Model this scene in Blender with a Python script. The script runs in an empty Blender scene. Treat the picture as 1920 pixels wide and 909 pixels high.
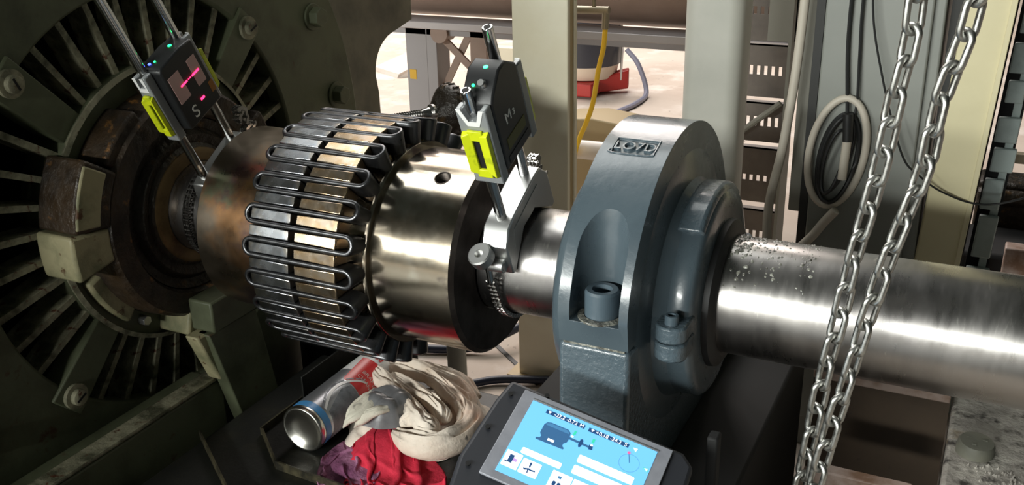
import bpy, bmesh, math, random
import numpy as np
from mathutils import Vector, Matrix
random.seed(7)
PI = math.pi
SC = bpy.context.scene
COL = SC.collection

# ------------------------------------------------------------------ camera, world, lights, exposure
cam_data = bpy.data.cameras.new('camera')
cam_data.sensor_fit = 'HORIZONTAL'
cam_data.sensor_width = 36.0
cam_data.lens = 36.0 * 1850.0 / 1920.0
cam_data.clip_start = 0.02
cam_data.clip_end = 100
cam = bpy.data.objects.new('camera', cam_data)
COL.objects.link(cam)
_r = Vector((0.8966, 0.4424, -0.0218)).normalized()
_f = Vector((-0.4189, 0.8308, -0.3664)).normalized()
_u = _r.cross(_f).normalized()
_r = _f.cross(_u).normalized()
_m = Matrix((_r, _u, -_f)).transposed().to_4x4()
_m.translation = Vector((0.4484, -0.9427, 0.4336))
cam.matrix_world = _m
SC.camera = cam

world = bpy.data.worlds.new('hall')
SC.world = world
world.use_nodes = True
world.node_tree.nodes['Background'].inputs[0].default_value = (0.78, 0.92, 0.80, 1)
world.node_tree.nodes['Background'].inputs[1].default_value = 0.035


def area_light(name, loc, target, sx, sy, power, color):
    d = bpy.data.lights.new(name, 'AREA')
    d.shape = 'RECTANGLE'
    d.size, d.size_y = sx, sy
    d.energy = power
    d.color = color
    o = bpy.data.objects.new(name, d)
    COL.objects.link(o)
    o.location = loc
    o.rotation_euler = (Vector(target) - Vector(loc)).to_track_quat('-Z', 'Y').to_euler()
    return o


# hall lighting: a row of lamps over the aisle on the viewer's side, bright bay behind
area_light('aisle_lamps', (-2.7, -5.2, 1.42), (-0.9, 0, 0), 6.6, 0.24, 740, (0.97, 1.0, 0.95))
area_light('overhead_fill', (-1.5, 0.9, 3.3), (-0.2, 0.2, 0), 2.4, 1.2, 52, (0.98, 1.0, 0.97))  # unseen fill added to brighten the rags from above
area_light('bay_lamps', (-3.0, 4.6, 3.4), (-2.0, 3.0, -0.5), 5.0, 3.2, 450, (1.0, 0.91, 0.85))
SC.view_settings.view_transform = 'Standard'
SC.view_settings.look = 'None'
SC.view_settings.exposure = 0.0
SC.view_settings.gamma = 1.0
SC.view_settings.use_curve_mapping = False


# ------------------------------------------------------------------ materials
def srgb(r, g, b):
    def c(x):
        x /= 255.0
        return x / 12.92 if x <= 0.04045 else ((x + 0.055) / 1.055) ** 2.4
    return (c(r), c(g), c(b), 1.0)


def mat(name, col, rough=0.5, metal=0.0, spots=(), bump=None, coat=0.0, emit=None, strength=1.0,
        rvar=None, stretch=(1, 1, 1), alpha=None, coord='Object'):
    """spots: (color, noise scale, threshold, softness[, detail]); bump: (scale, strength[, distance])"""
    m = bpy.data.materials.new(name)
    m.use_nodes = True
    nt = m.node_tree
    b = nt.nodes['Principled BSDF']
    b.inputs['Base Color'].default_value = col
    b.inputs['Roughness'].default_value = rough
    b.inputs['Metallic'].default_value = metal
    if coat:
        b.inputs['Coat Weight'].default_value = coat
        b.inputs['Coat Roughness'].default_value = 0.12
    if emit:
        b.inputs['Emission Color'].default_value = emit
        b.inputs['Emission Strength'].default_value = strength
    if not (spots or bump or rvar):
        return m
    tc = nt.nodes.new('ShaderNodeTexCoord')
    mp = nt.nodes.new('ShaderNodeMapping')
    mp.inputs['Scale'].default_value = stretch
    nt.links.new(tc.outputs[coord], mp.inputs['Vector'])

    def noise(scale, detail=5, off=0.0, rough_=0.6):
        n = nt.nodes.new('ShaderNodeTexNoise')
        n.inputs['Scale'].default_value = scale
        n.inputs['Detail'].default_value = detail
        n.inputs['Roughness'].default_value = rough_
        if off:
            mp2 = nt.nodes.new('ShaderNodeMapping')
            mp2.inputs['Location'].default_value = (off, off * 1.7, -off)
            nt.links.new(mp.outputs[0], mp2.inputs['Vector'])
            nt.links.new(mp2.outputs[0], n.inputs['Vector'])
        else:
            nt.links.new(mp.outputs[0], n.inputs['Vector'])
        return n

    last = None
    for i, s in enumerate(spots):
        n = noise(s[1], s[4] if len(s) > 4 else 6, 3.1 * (i + 1))
        rp = nt.nodes.new('ShaderNodeMapRange')
        rp.inputs['From Min'].default_value = s[2] - s[3]
        rp.inputs['From Max'].default_value = s[2] + s[3]
        nt.links.new(n.outputs['Fac'], rp.inputs['Value'])
        mx = nt.nodes.new('ShaderNodeMix')
        mx.data_type = 'RGBA'
        if last is None:
            mx.inputs['A'].default_value = col
        else:
            nt.links.new(last, mx.inputs['A'])
        mx.inputs['B'].default_value = s[0]
        nt.links.new(rp.outputs['Result'], mx.inputs['Factor'])
        last = mx.outputs['Result']
    if last is not None:
        nt.links.new(last, b.inputs['Base Color'])
    if rvar:
        n = noise(rvar[0], 5, 9.7)
        rp = nt.nodes.new('ShaderNodeMapRange')
        rp.inputs['From Min'].default_value = 0.3
        rp.inputs['From Max'].default_value = 0.7
        rp.inputs['To Min'].default_value = rvar[1]
        rp.inputs['To Max'].default_value = rvar[2]
        nt.links.new(n.outputs['Fac'], rp.inputs['Value'])
        nt.links.new(rp.outputs['Result'], b.inputs['Roughness'])
    if bump:
        n = noise(bump[0], 4, 5.3)
        bp = nt.nodes.new('ShaderNodeBump')
        bp.inputs['Strength'].default_value = bump[1]
        bp.inputs['Distance'].default_value = bump[2] if len(bump) > 2 else 0.001
        nt.links.new(n.outputs['Fac'], bp.inputs['Height'])
        nt.links.new(bp.outputs[0], b.inputs['Normal'])
    return m


M = {}
M['shaft'] = mat('ground_steel', (0.42, 0.40, 0.385, 1), 0.34, 1.0,
                 spots=[((0.30, 0.285, 0.28, 1), 14, 0.55, 0.12), ((0.55, 0.53, 0.5, 1), 160, 0.66, 0.03)],
                 rvar=(60, 0.24, 0.36), bump=(500, 0.06, 0.0004), stretch=(1.0, 0.25, 0.25))
M['hub'] = mat('heat_stained_steel', (0.41, 0.36, 0.285, 1), 0.2, 1.0,
               spots=[((0.36, 0.29, 0.21, 1), 7, 0.52, 0.12), ((0.20, 0.15, 0.14, 1), 12, 0.62, 0.05),
                      ((0.56, 0.52, 0.44, 1), 20, 0.62, 0.07), ((0.10, 0.08, 0.08, 1), 15, 0.66, 0.04)],
               rvar=(14, 0.12, 0.24), bump=(260, 0.03, 0.0004))
M['hub_left'] = mat('burnt_steel', (0.265, 0.215, 0.165, 1), 0.27, 1.0,
                    spots=[((0.46, 0.25, 0.12, 1), 9, 0.55, 0.08), ((0.16, 0.105, 0.12, 1), 9, 0.56, 0.06),
                           ((0.26, 0.27, 0.17, 1), 15, 0.64, 0.05)],
                    rvar=(16, 0.24, 0.42), bump=(200, 0.05, 0.0005))
M['hub_face'] = mat('shaded_dark_steel', (0.10, 0.085, 0.075, 1), 0.5, 0.9, spots=[((0.05, 0.04, 0.035, 1), 20, 0.5, 0.1)])  # end face and hole: shade put into a dark steel colour
M['tooth_a'] = mat('blued_tooth_steel', (0.44, 0.45, 0.47, 1), 0.25, 1.0,
                   spots=[((0.25, 0.31, 0.39, 1), 24, 0.52, 0.12), ((0.50, 0.44, 0.36, 1), 30, 0.62, 0.08)], rvar=(26, 0.18, 0.36))
M['tooth_b'] = mat('bronzed_tooth_steel', (0.66, 0.56, 0.44, 1), 0.24, 1.0,
                   spots=[((0.55, 0.36, 0.18, 1), 22, 0.54, 0.12), ((0.75, 0.72, 0.68, 1), 30, 0.6, 0.1)], rvar=(26, 0.16, 0.34))
M['groove'] = mat('greasy_hub_core', (0.05, 0.043, 0.04, 1), 0.5, 0.6)
M['grid'] = mat('spring_steel', (0.115, 0.115, 0.12, 1), 0.33, 0.95, rvar=(80, 0.26, 0.42))
M['housing'] = mat('blue_grey_paint', srgb(72, 84, 91), 0.28, 0.0,
                   spots=[(srgb(64, 75, 82), 8, 0.55, 0.1)], bump=(70, 0.22, 0.0016), coat=0.35, rvar=(30, 0.22, 0.38))
M['housing_rough'] = mat('blue_grey_cast_paint', srgb(76, 89, 97), 0.26, 0.0, bump=(170, 0.75, 0.0022), coat=0.5)
M['bolt_grey'] = mat('painted_bolt', srgb(74, 88, 97), 0.42, 0.0, bump=(120, 0.3, 0.001), coat=0.2)
M['grease'] = mat('grey_grease', srgb(150, 150, 140), 0.25, 0.0, spots=[(srgb(60, 58, 52), 90, 0.5, 0.12)], bump=(90, 1.0, 0.004), coat=0.6)
M['black_rubber'] = mat('black_rubber', srgb(22, 22, 23), 0.5)
M['alu'] = mat('brushed_aluminium', (0.62, 0.62, 0.61, 1), 0.38, 1.0, bump=(300, 0.05, 0.0004))
M['rod'] = mat('polished_rod', (0.62, 0.62, 0.62, 1), 0.16, 1.0)
M['rod_dull'] = mat('dusty_rod', (0.5, 0.49, 0.48, 1), 0.3, 0.9)
M['rchain'] = mat('roller_chain_steel', (0.42, 0.40, 0.38, 1), 0.26, 1.0)
M['black_plastic'] = mat('black_plastic', srgb(30, 31, 32), 0.42, bump=(300, 0.08, 0.0004))
M['lime'] = mat('lime_plastic', srgb(206, 216, 26), 0.42, spots=[(srgb(170, 184, 24), 60, 0.62, 0.06)])
M['clamp'] = mat('grey_clamp_plastic', srgb(150, 153, 154), 0.36, 0.25)
M['white_plastic'] = mat('white_plastic', srgb(232, 232, 230), 0.4)
M['window'] = mat('sensor_window', srgb(205, 168, 164), 0.35)
M['laser'] = mat('laser_red', srgb(255, 30, 80), 0.5, emit=(1.0, 0.02, 0.10, 1), strength=5)
M['led_green'] = mat('green_led', srgb(20, 255, 110), 0.4, emit=(0.02, 1.0, 0.22, 1), strength=4)
M['led_blue'] = mat('blue_led', srgb(60, 80, 255), 0.4, emit=(0.06, 0.10, 1.0, 1), strength=5)
M['print'] = mat('white_print', srgb(235, 235, 230), 0.5)
M['sticker'] = mat('olive_sticker', srgb(88, 86, 30), 0.5)
M['amber'] = mat('amber_sticker', srgb(150, 96, 24), 0.5)
M['green_paint'] = mat('worn_green_paint', srgb(90, 95, 72), 0.55, 0.0,
                       spots=[(srgb(64, 67, 48), 9, 0.55, 0.1), (srgb(70, 44, 26), 26, 0.68, 0.04)],
                       bump=(120, 0.25, 0.001))
M['chip_paint'] = mat('chipped_cream_paint', srgb(164, 156, 122), 0.55, 0.0,
                      spots=[(srgb(120, 120, 90), 14, 0.55, 0.08), (srgb(84, 54, 30), 42, 0.66, 0.03)],
                      bump=(90, 0.4, 0.0015))
M['fin_paint'] = mat('chipped_fin_paint', srgb(150, 146, 122), 0.6, 0.0,
                     spots=[(srgb(76, 76, 58), 30, 0.52, 0.1), (srgb(84, 46, 26), 70, 0.64, 0.04)], bump=(150, 0.5, 0.002))
M['rust'] = mat('greasy_rust', srgb(62, 48, 33), 0.5, 0.15,
                spots=[(srgb(36, 29, 22), 18, 0.5, 0.1), (srgb(140, 96, 46), 40, 0.66, 0.05)],
                bump=(60, 0.9, 0.004), rvar=(40, 0.3, 0.7))
M['rust_dark'] = mat('oily_dark_iron', srgb(40, 33, 24), 0.42, 0.2,
                     spots=[(srgb(92, 68, 34), 40, 0.64, 0.06)], bump=(50, 1.0, 0.005))
M['brass_ring'] = mat('tarnished_brass', srgb(104, 84, 54), 0.45, 0.6, spots=[(srgb(70, 52, 30), 30, 0.55, 0.1)])
M['frame_grey'] = mat('dusty_grey_paint', srgb(126, 124, 110), 0.6, 0.0, spots=[(srgb(96, 96, 86), 10, 0.55, 0.12)], bump=(60, 0.3, 0.002))
M['dark_iron'] = mat('dark_iron', srgb(9, 9, 10), 0.75)
M['void'] = mat('shaded_cavity_iron', srgb(12, 12, 11), 0.8)  # near black colour carries the shade inside the motor cavity
M['bed'] = mat('oily_black_bed', srgb(28, 29, 26), 0.45, 0.2, spots=[(srgb(44, 42, 32), 14, 0.6, 0.08)], bump=(80, 0.3, 0.002))
M['deck'] = mat('unseen_dark_deck', srgb(40, 40, 38), 0.5, 0.2, spots=[(srgb(58, 56, 50), 6, 0.58, 0.1)])
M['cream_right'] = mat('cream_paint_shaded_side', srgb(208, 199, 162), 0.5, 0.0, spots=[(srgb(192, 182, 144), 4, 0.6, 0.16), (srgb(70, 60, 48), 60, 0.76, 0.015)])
M['lip'] = mat('rubbed_edge', srgb(84, 78, 58), 0.45, 0.4, spots=[(srgb(40, 38, 30), 40, 0.5, 0.1)])
M['floor'] = mat('dusty_concrete', srgb(206, 193, 180), 0.75, 0.0,
                 spots=[(srgb(184, 168, 154), 1.6, 0.55, 0.14), (srgb(92, 80, 76), 26, 0.70, 0.03), (srgb(228, 220, 212), 5, 0.6, 0.1)],
                 bump=(40, 0.15, 0.002))
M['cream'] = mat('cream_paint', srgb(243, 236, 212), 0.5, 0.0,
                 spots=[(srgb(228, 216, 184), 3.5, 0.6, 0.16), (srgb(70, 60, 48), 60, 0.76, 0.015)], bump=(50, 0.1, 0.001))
M['cream_shade'] = mat('shaded_cream_and_tan', srgb(190, 168, 128), 0.55, 0.0,
                       spots=[(srgb(90, 72, 48), 40, 0.74, 0.02)])  # darker cream paints the columns' shaded sides; also colours the tan cover
M['post'] = mat('pale_grey_green_paint', srgb(190, 188, 178), 0.5, 0.0,
                spots=[(srgb(174, 174, 164), 5, 0.55, 0.14), (srgb(90, 88, 66), 55, 0.75, 0.015)])
M['cabinet'] = mat('grey_enamel', srgb(132, 134, 128), 0.45, 0.0, spots=[(srgb(118, 121, 116), 4, 0.55, 0.15)])
M['cabinet_dark'] = mat('dark_seal_and_shadow', srgb(34, 34, 32), 0.6)
M['tray'] = mat('perforated_tray_paint', srgb(116, 106, 98), 0.55, 0.0, spots=[(srgb(92, 84, 78), 8, 0.55, 0.1)])
M['tray_light'] = mat('tray_channel_paint', srgb(140, 138, 128), 0.55)
M['beam'] = mat('brown_duct_paint', srgb(150, 128, 116), 0.5, 0.0, spots=[(srgb(130, 108, 96), 3, 0.55, 0.15)])
M['beam_lip'] = mat('pale_steel_angle', srgb(168, 162, 162), 0.4, 0.3)
M['leg_grey'] = mat('pale_grey_leg', srgb(150, 146, 148), 0.5)
M['yellow'] = mat('yellow_hose', srgb(255, 208, 54), 0.4)
M['tape'] = mat('yellow_tape', srgb(214, 168, 50), 0.6)
M['red_plastic'] = mat('red_plastic', srgb(176, 48, 42), 0.4)
M['navy'] = mat('dark_plastic', srgb(48, 50, 60), 0.35)
M['cream_plastic'] = mat('cream_plastic', srgb(222, 206, 186), 0.45, spots=[(srgb(150, 120, 96), 40, 0.7, 0.03)])
M['grey_hose'] = mat('grey_hose', srgb(150, 150, 170), 0.4)
M['pipe_white'] = mat('white_pipe', srgb(222, 214, 208), 0.4)
M['brass'] = mat('dull_brass', srgb(150, 140, 120), 0.4, 0.5)
M['cable_black'] = mat('black_cable', srgb(26, 27, 27), 0.45)
M['cable_grey'] = mat('pale_conduit', srgb(188, 180, 166), 0.5)
M['cable_blue'] = mat('dark_blue_cable', srgb(34, 40, 60), 0.45)
M['galv'] = mat('galvanised_steel', (0.50, 0.50, 0.475, 1), 0.34, 1.0,
                spots=[((0.33, 0.33, 0.31, 1), 60, 0.55, 0.1)], rvar=(120, 0.26, 0.46), bump=(240, 0.12, 0.0005))
M['case'] = mat('rubber_case', srgb(36, 38, 44), 0.5, bump=(200, 0.1, 0.0005))
M['bezel'] = mat('grey_bezel', srgb(140, 142, 150), 0.4, spots=[(srgb(124, 126, 134), 30, 0.55, 0.1)])
M['screen'] = mat('screen_blue', (0.05, 0.2, 0.4, 1), 0.3, emit=(0.19, 0.56, 0.93, 1), strength=1.0)
M['screen_white'] = mat('screen_white', (0.5, 0.5, 0.5, 1), 0.3, emit=(0.92, 0.98, 1.0, 1), strength=1.25)
M['screen_dark'] = mat('screen_navy', (0.01, 0.03, 0.08, 1), 0.3, emit=(0.015, 0.06, 0.17, 1), strength=1.0)
M['screen_motor'] = mat('screen_slate', (0.02, 0.05, 0.1, 1), 0.3, emit=(0.035, 0.125, 0.27, 1), strength=1.0)
M['screen_mid'] = mat('screen_steel', (0.02, 0.05, 0.1, 1), 0.3, emit=(0.07, 0.24, 0.45, 1), strength=1.0)
M['screen_green'] = mat('screen_green', (0.02, 0.1, 0.05, 1), 0.3, emit=(0.05, 0.75, 0.50, 1), strength=1.0)
M['screen_pink'] = mat('screen_pink', (0.1, 0.02, 0.05, 1), 0.3, emit=(1.0, 0.16, 0.42, 1), strength=1.0)
M['screen_lilac'] = mat('screen_lilac', (0.1, 0.05, 0.1, 1), 0.3, emit=(0.62, 0.40, 0.85, 1), strength=1.0)
M['cloth_white'] = mat('soiled_white_cotton', srgb(226, 214, 200), 0.9, 0.0,
                       spots=[(srgb(200, 182, 164), 14, 0.55, 0.12), (srgb(120, 112, 106), 26, 0.66, 0.05), (srgb(226, 196, 176), 9, 0.62, 0.08), (srgb(112, 104, 98), 60, 0.70, 0.03)],
                       bump=(48, 0.7, 0.0035))
M['cloth_red'] = mat('red_cotton', srgb(208, 40, 66), 0.85, 0.0, spots=[(srgb(168, 24, 48), 18, 0.58, 0.1)], bump=(90, 0.6, 0.003))
M['cloth_mauve'] = mat('mauve_cotton', srgb(190, 132, 166), 0.85, 0.0,
                       spots=[(srgb(120, 66, 100), 18, 0.52, 0.1), (srgb(80, 34, 50), 30, 0.66, 0.05)],
                       bump=(90, 0.7, 0.004))
M['glove_grey'] = mat('grey_coated_glove', srgb(112, 112, 114), 0.32, 0.0, spots=[(srgb(90, 90, 92), 20, 0.55, 0.1)], bump=(60, 0.3, 0.002), coat=0.2)
M['glove_knit'] = mat('off_white_knit', srgb(206, 200, 184), 0.9, spots=[(srgb(140, 134, 124), 40, 0.64, 0.05)], bump=(500, 0.5, 0.001))
M['can'] = mat('silver_can', srgb(176, 180, 186), 0.28, 0.75)
M['can_white'] = mat('can_white_band', srgb(232, 232, 230), 0.3)
M['can_red'] = mat('can_red_band', srgb(208, 36, 38), 0.3)
M['can_blue'] = mat('can_blue_ring', srgb(74, 146, 204), 0.35)
M['can_dark'] = mat('can_dark_print', srgb(70, 74, 82), 0.35, spots=[(srgb(150, 156, 164), 26, 0.5, 0.12)])
M['can_base'] = mat('bare_tinplate', (0.62, 0.60, 0.54, 1), 0.27, 1.0)
M['concrete'] = mat('stained_concrete', srgb(136, 131, 124), 0.8, 0.0,
                    spots=[(srgb(170, 165, 156), 22, 0.52, 0.12), (srgb(58, 54, 50), 34, 0.60, 0.06), (srgb(122, 100, 60), 9, 0.64, 0.06)],
                    bump=(45, 0.9, 0.006))
M['brown_steel'] = mat('brown_painted_steel', srgb(72, 58, 44), 0.5, 0.0, spots=[(srgb(56, 44, 32), 6, 0.55, 0.14), (srgb(40, 30, 24), 30, 0.7, 0.03)])
M['pink_edge'] = mat('worn_primer_edge', srgb(170, 150, 140), 0.5, spots=[(srgb(120, 90, 70), 20, 0.55, 0.1)])
M['bluegrey'] = mat('blue_grey_rack_paint', srgb(178, 192, 190), 0.5, 0.0, spots=[(srgb(146, 158, 158), 12, 0.55, 0.1)])
M['paper'] = mat('paper_scrap', srgb(216, 204, 196), 0.8)


# ------------------------------------------------------------------ mesh helpers
class B:
    def __init__(self):
        self.v, self.f = [], []

    def add(self, verts, faces):
        o = len(self.v)
        self.v += [tuple(p) for p in verts]
        self.f += [tuple(i + o for i in q) for q in faces]
        return self

    def box(self, x0, x1, y0, y1, z0, z1):
        return self.hexa([(x0, y0, z0), (x1, y0, z0), (x1, y1, z0), (x0, y1, z0),
                          (x0, y0, z1), (x1, y0, z1), (x1, y1, z1), (x0, y1, z1)])

    def hexa(self, p):
        return self.add(p, [(0, 3, 2, 1), (4, 5, 6, 7), (0, 1, 5, 4), (1, 2, 6, 5), (2, 3, 7, 6), (3, 0, 4, 7)])

    def lathe(self, prof, p0, axis, n=48, a0=0.0, a1=2 * PI, ref=None, closed_profile=False):
        """prof: (distance along axis, radius)"""
        ax = Vector(axis).normalized()
        ref = Vector(ref) if ref else (Vector((0, 0, 1)) if abs(ax.z) < 0.9 else Vector((1, 0, 0)))
        u = (ref - ax * ref.dot(ax)).normalized()
        w = ax.cross(u)
        p0 = Vector(p0)
        full = abs(a1 - a0 - 2 * PI) < 1e-6
        cols = n if full else n + 1
        vs = []
        for i in range(cols):
            a = a0 + (a1 - a0) * i / n
            d = u * math.cos(a) + w * math.sin(a)
            for (t, r) in prof:
                vs.append(p0 + ax * t + d * r)
        m = len(prof)
        fs = []
        segs = m if closed_profile else m - 1
        for i in range(n):
            j = (i + 1) % cols
            for k in range(segs):
                k2 = (k + 1) % m
                fs.append((i * m + k, j * m + k, j * m + k2, i * m + k2))
        o = len(self.v)
        self.add(vs, fs)
        if not full and closed_profile:
            self.f.append(tuple(o + k for k in range(m)))
            self.f.append(tuple(o + (cols - 1) * m + k for k in reversed(range(m))))
        return self

    def cyl(self, p0, p1, r0, r1=None, n=24, caps=True):
        r1 = r0 if r1 is None else r1
        p0, p1 = Vector(p0), Vector(p1)
        L = (p1 - p0).length
        pr = [(0, r0), (L, r1)]
        if caps:
            pr = [(0, 0.0)] + pr + [(L, 0.0)]
        return self.lathe(pr, p0, p1 - p0, n)

    def tube(self, pts, r, n=10, closed=False, caps=True):
        pts = [Vector(p) for p in pts]
        N = len(pts)
        vs, fs = [], []
        up = None
        for i, p in enumerate(pts):
            if closed:
                t = pts[(i + 1) % N] - pts[i - 1]
            else:
                t = pts[min(i + 1, N - 1)] - pts[max(i - 1, 0)]
            t.normalize()
            if up is None:
                up = Vector((0, 0, 1)) if abs(t.z) < 0.9 else Vector((1, 0, 0))
            up = (up - t * up.dot(t)).normalized()
            s = t.cross(up)
            rr = r[i] if isinstance(r, (list, tuple)) else r
            for k in range(n):
                a = 2 * PI * k / n
                vs.append(p + up * (rr * math.cos(a)) + s * (rr * math.sin(a)))
        M_ = N if closed else N - 1
        for i in range(M_):
            j = (i + 1) % N
            for k in range(n):
                k2 = (k + 1) % n
                fs.append((i * n + k, i * n + k2, j * n + k2, j * n + k))
        if not closed and caps:
            fs.append(tuple(reversed(range(n))))
            fs.append(tuple((N - 1) * n + k for k in range(n)))
        return self.add(vs, fs)

    def prism(self, poly, f0, f1):
        """poly: 2D points; f0, f1 map a 2D point to 3D for the two caps"""
        n = len(poly)
        vs = [f0(*p) for p in poly] + [f1(*p) for p in poly]
        fs = [tuple(range(n)), tuple(range(2 * n - 1, n - 1, -1))]
        for i in range(n):
            j = (i + 1) % n
            fs.append((i, i + n, j + n, j))
        return self.add(vs, fs)

    def ring(self, outer, inner, f0, f1):
        n = len(outer)
        vs = [f0(*p) for p in outer] + [f0(*p) for p in inner] + [f1(*p) for p in outer] + [f1(*p) for p in inner]
        fs = []
        for i in range(n):
            j = (i + 1) % n
            fs += [(i, j, n + j, n + i), (2 * n + i, 3 * n + i, 3 * n + j, 2 * n + j),
                   (i, 2 * n + i, 2 * n + j, j), (n + i, n + j, 3 * n + j, 3 * n + i)]
        return self.add(vs, fs)

    def mesh(self, name, m=None, sharp=38, smooth=True):
        me = bpy.data.meshes.new(name)
        me.from_pydata([tuple(p) for p in self.v], [], self.f)
        bm = bmesh.new()
        bm.from_mesh(me)
        bmesh.ops.remove_doubles(bm, verts=bm.verts, dist=1e-6)
        bmesh.ops.recalc_face_normals(bm, faces=bm.faces)
        bm.to_mesh(me)
        bm.free()
        if smooth:
            me.polygons.foreach_set('use_smooth', [True] * len(me.polygons))
            me.set_sharp_from_angle(angle=math.radians(sharp))
        if m:
            me.materials.append(m)
        return me

    def build(self, name, m, parent=None, bevel=0.0, seg=2, sharp=38, label=None, smooth=True):
        return link(name, self.mesh(name, m, sharp, smooth), parent, bevel, seg, label)


def link(name, me, parent=None, bevel=0.0, seg=2, label=None):
    o = bpy.data.objects.new(name, me)
    COL.objects.link(o)
    if parent is not None:
        o.parent = parent
        if parent.type == 'EMPTY':
            o.matrix_parent_inverse = parent.matrix_basis.inverted()
    if bevel:
        b = o.modifiers.new('bevel', 'BEVEL')
        b.width = bevel
        b.segments = seg
        b.limit_method = 'ANGLE'
        b.angle_limit = math.radians(40)
        b.harden_normals = False
    if label:
        o['label'] = label
    return o


def tag(o, label, cat, group=None):
    o['label'] = label
    o['category'] = cat
    if group:
        o['group'] = group
    return o


def thing(name, label, cat, loc=(0, 0, 0), group=None, rot=(0, 0, 0)):
    o = bpy.data.objects.new(name, None)
    COL.objects.link(o)
    o.empty_display_size = 0.05
    o.location = loc
    o.rotation_euler = rot
    o.matrix_basis = Matrix.Translation(loc) @ Matrix.Rotation(rot[0], 4, 'X')
    return tag(o, label, cat, group)


def structure(o):
    o['kind'] = 'structure'
    return o


def text_mesh(s, size, depth=0.0004, font_shear=0.0):
    cu = bpy.data.curves.new('text', 'FONT')
    cu.body = s
    cu.size = size
    cu.extrude = depth
    cu.align_x = 'CENTER'
    cu.align_y = 'CENTER'
    cu.shear = font_shear
    o = bpy.data.objects.new('text', cu)
    COL.objects.link(o)
    dg = bpy.context.evaluated_depsgraph_get()
    me = bpy.data.meshes.new_from_object(o.evaluated_get(dg))
    bpy.data.objects.remove(o)
    bpy.data.curves.remove(cu)
    return me


def text(name, s, size, fn, m, parent, depth=0.0004, shear=0.0, label=None, bold=0.0):
    me = text_mesh(s, size, depth, shear)
    for v in me.vertices:
        v.co = Vector(fn(v.co.x, v.co.y, v.co.z))
    me.materials.clear()
    me.materials.append(m)
    me.name = name
    return link(name, me, parent, label=label)


def pol(R, deg, x):
    a = math.radians(deg)
    return Vector((x, -R * math.cos(a), R * math.sin(a)))


def spline(pts, n=8):
    pts = [Vector(p) for p in pts]
    P = [pts[0] * 2 - pts[1]] + pts + [pts[-1] * 2 - pts[-2]]
    out = []
    for i in range(1, len(P) - 2):
        a, b, c, d = P[i - 1], P[i], P[i + 1], P[i + 2]
        for k in range(n):
            t = k / n
            out.append(0.5 * ((2 * b) + (c - a) * t + (2 * a - 5 * b + 4 * c - d) * t * t + (3 * b - a - 3 * c + d) * t ** 3))
    out.append(pts[-1])
    return out


def circ(R, n=48, cy=0.0, cz=0.0):
    return [(cy + R * math.cos(2 * PI * i / n), cz + R * math.sin(2 * PI * i / n)) for i in range(n)]


def apply_boolean(o, cutter):
    md = o.modifiers.new('cut', 'BOOLEAN')
    md.object = cutter
    md.operation = 'DIFFERENCE'
    md.solver = 'EXACT'
    dg = bpy.context.evaluated_depsgraph_get()
    me = bpy.data.meshes.new_from_object(o.evaluated_get(dg))
    o.modifiers.remove(md)
    old = o.data
    o.data = me
    bpy.data.meshes.remove(old)
    cm = cutter.data
    bpy.data.objects.remove(cutter)
    bpy.data.meshes.remove(cm)


FZ = -0.54     # hall floor level
BZ = -0.30     # machine bed level

# ------------------------------------------------------------------ setting
b = B()
b.box(-14, 9, -7, 13, FZ - 0.2, FZ)
structure(b.build('floor', M['floor']))
# unseen dark sheet added before the machine to cut floor bounce and reflections
b = B()
b.box(-4.0, 4.0, -4.2, -0.77, FZ, FZ + 0.006)
structure(b.build('floor', M['deck']))
# floor slab joints near the columns
for i, (x0, y0, x1, y1) in enumerate([(-0.62, 0.86, -0.28, 0.60), (-0.48, 0.72, -0.42, 1.3)]):
    d = Vector((x1 - x0, y1 - y0, 0)).normalized() * 0.0
    s = Vector((-(y1 - y0), x1 - x0, 0)).normalized() * 0.005
    b = B()
    b.hexa([(x0 - s.x, y0 - s.y, FZ), (x1 - s.x, y1 - s.y, FZ), (x1 + s.x, y1 + s.y, FZ), (x0 + s.x, y0 + s.y, FZ),
            (x0 - s.x, y0 - s.y, FZ + 0.002), (x1 - s.x, y1 - s.y, FZ + 0.002), (x1 + s.x, y1 + s.y, FZ + 0.002), (x0 + s.x, y0 + s.y, FZ + 0.002)])
    structure(b.build('trim_%d' % (i + 1), M['black_rubber']))

# machine bed (oily black plinth under the coupling)
bed = thing('machine_bed', 'oily black machine bed under the coupling with the rags and spray can on it', 'machine bed', (-0.3, 0, FZ))
b = B()
b.box(-0.455, -0.03, -0.75, 0.17, FZ, BZ)
b.build('bed_block', M['bed'], bed, bevel=0.004)
# raised lips of the drip tray on the bed
for pts in ([(-0.385, -0.06, BZ), (-0.318, -0.115, BZ), (-0.205, -0.122, BZ)], [(-0.46, -0.10, BZ), (-0.33, -0.19, BZ), (-0.20, -0.20, BZ)],
            [(-0.388, -0.06, BZ), (-0.388, 0.155, BZ)]):
    for p, q in zip(pts[:-1], pts[1:]):
        p, q = Vector(p), Vector(q)
        s = (q - p).cross(Vector((0, 0, 1))).normalized() * 0.0012
        h = Vector((0, 0, 0.012))
        b = B()
        b.hexa([p - s, q - s, q + s, p + s, p - s + h, q - s + h, q + s + h, p + s + h])
        b.build('tray_lip', M['lip'], bed, label='rubbed pale edge')
b = B()
b.box(-0.386, -0.383, 0.03, 0.165, BZ, BZ + 0.045)
b.build('splash_plate', M['bed'], bed, bevel=0.0008)

# pedestal under the pillow block
ped = thing('bearing_pedestal', 'dark steel pedestal standing under the blue grey pillow block', 'pedestal', (0.14, 0, FZ))
b = B()
b.box(-0.02, 0.262, -0.46, 0.33, FZ, -0.1965)
b.build('pedestal_body', M['dark_iron'], ped, bevel=0.004)
b = B()
b.box(0.262, 0.272, -0.20, -0.185, FZ, -0.05)
b.build('rib', M['dark_iron'], ped, bevel=0.002)

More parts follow.
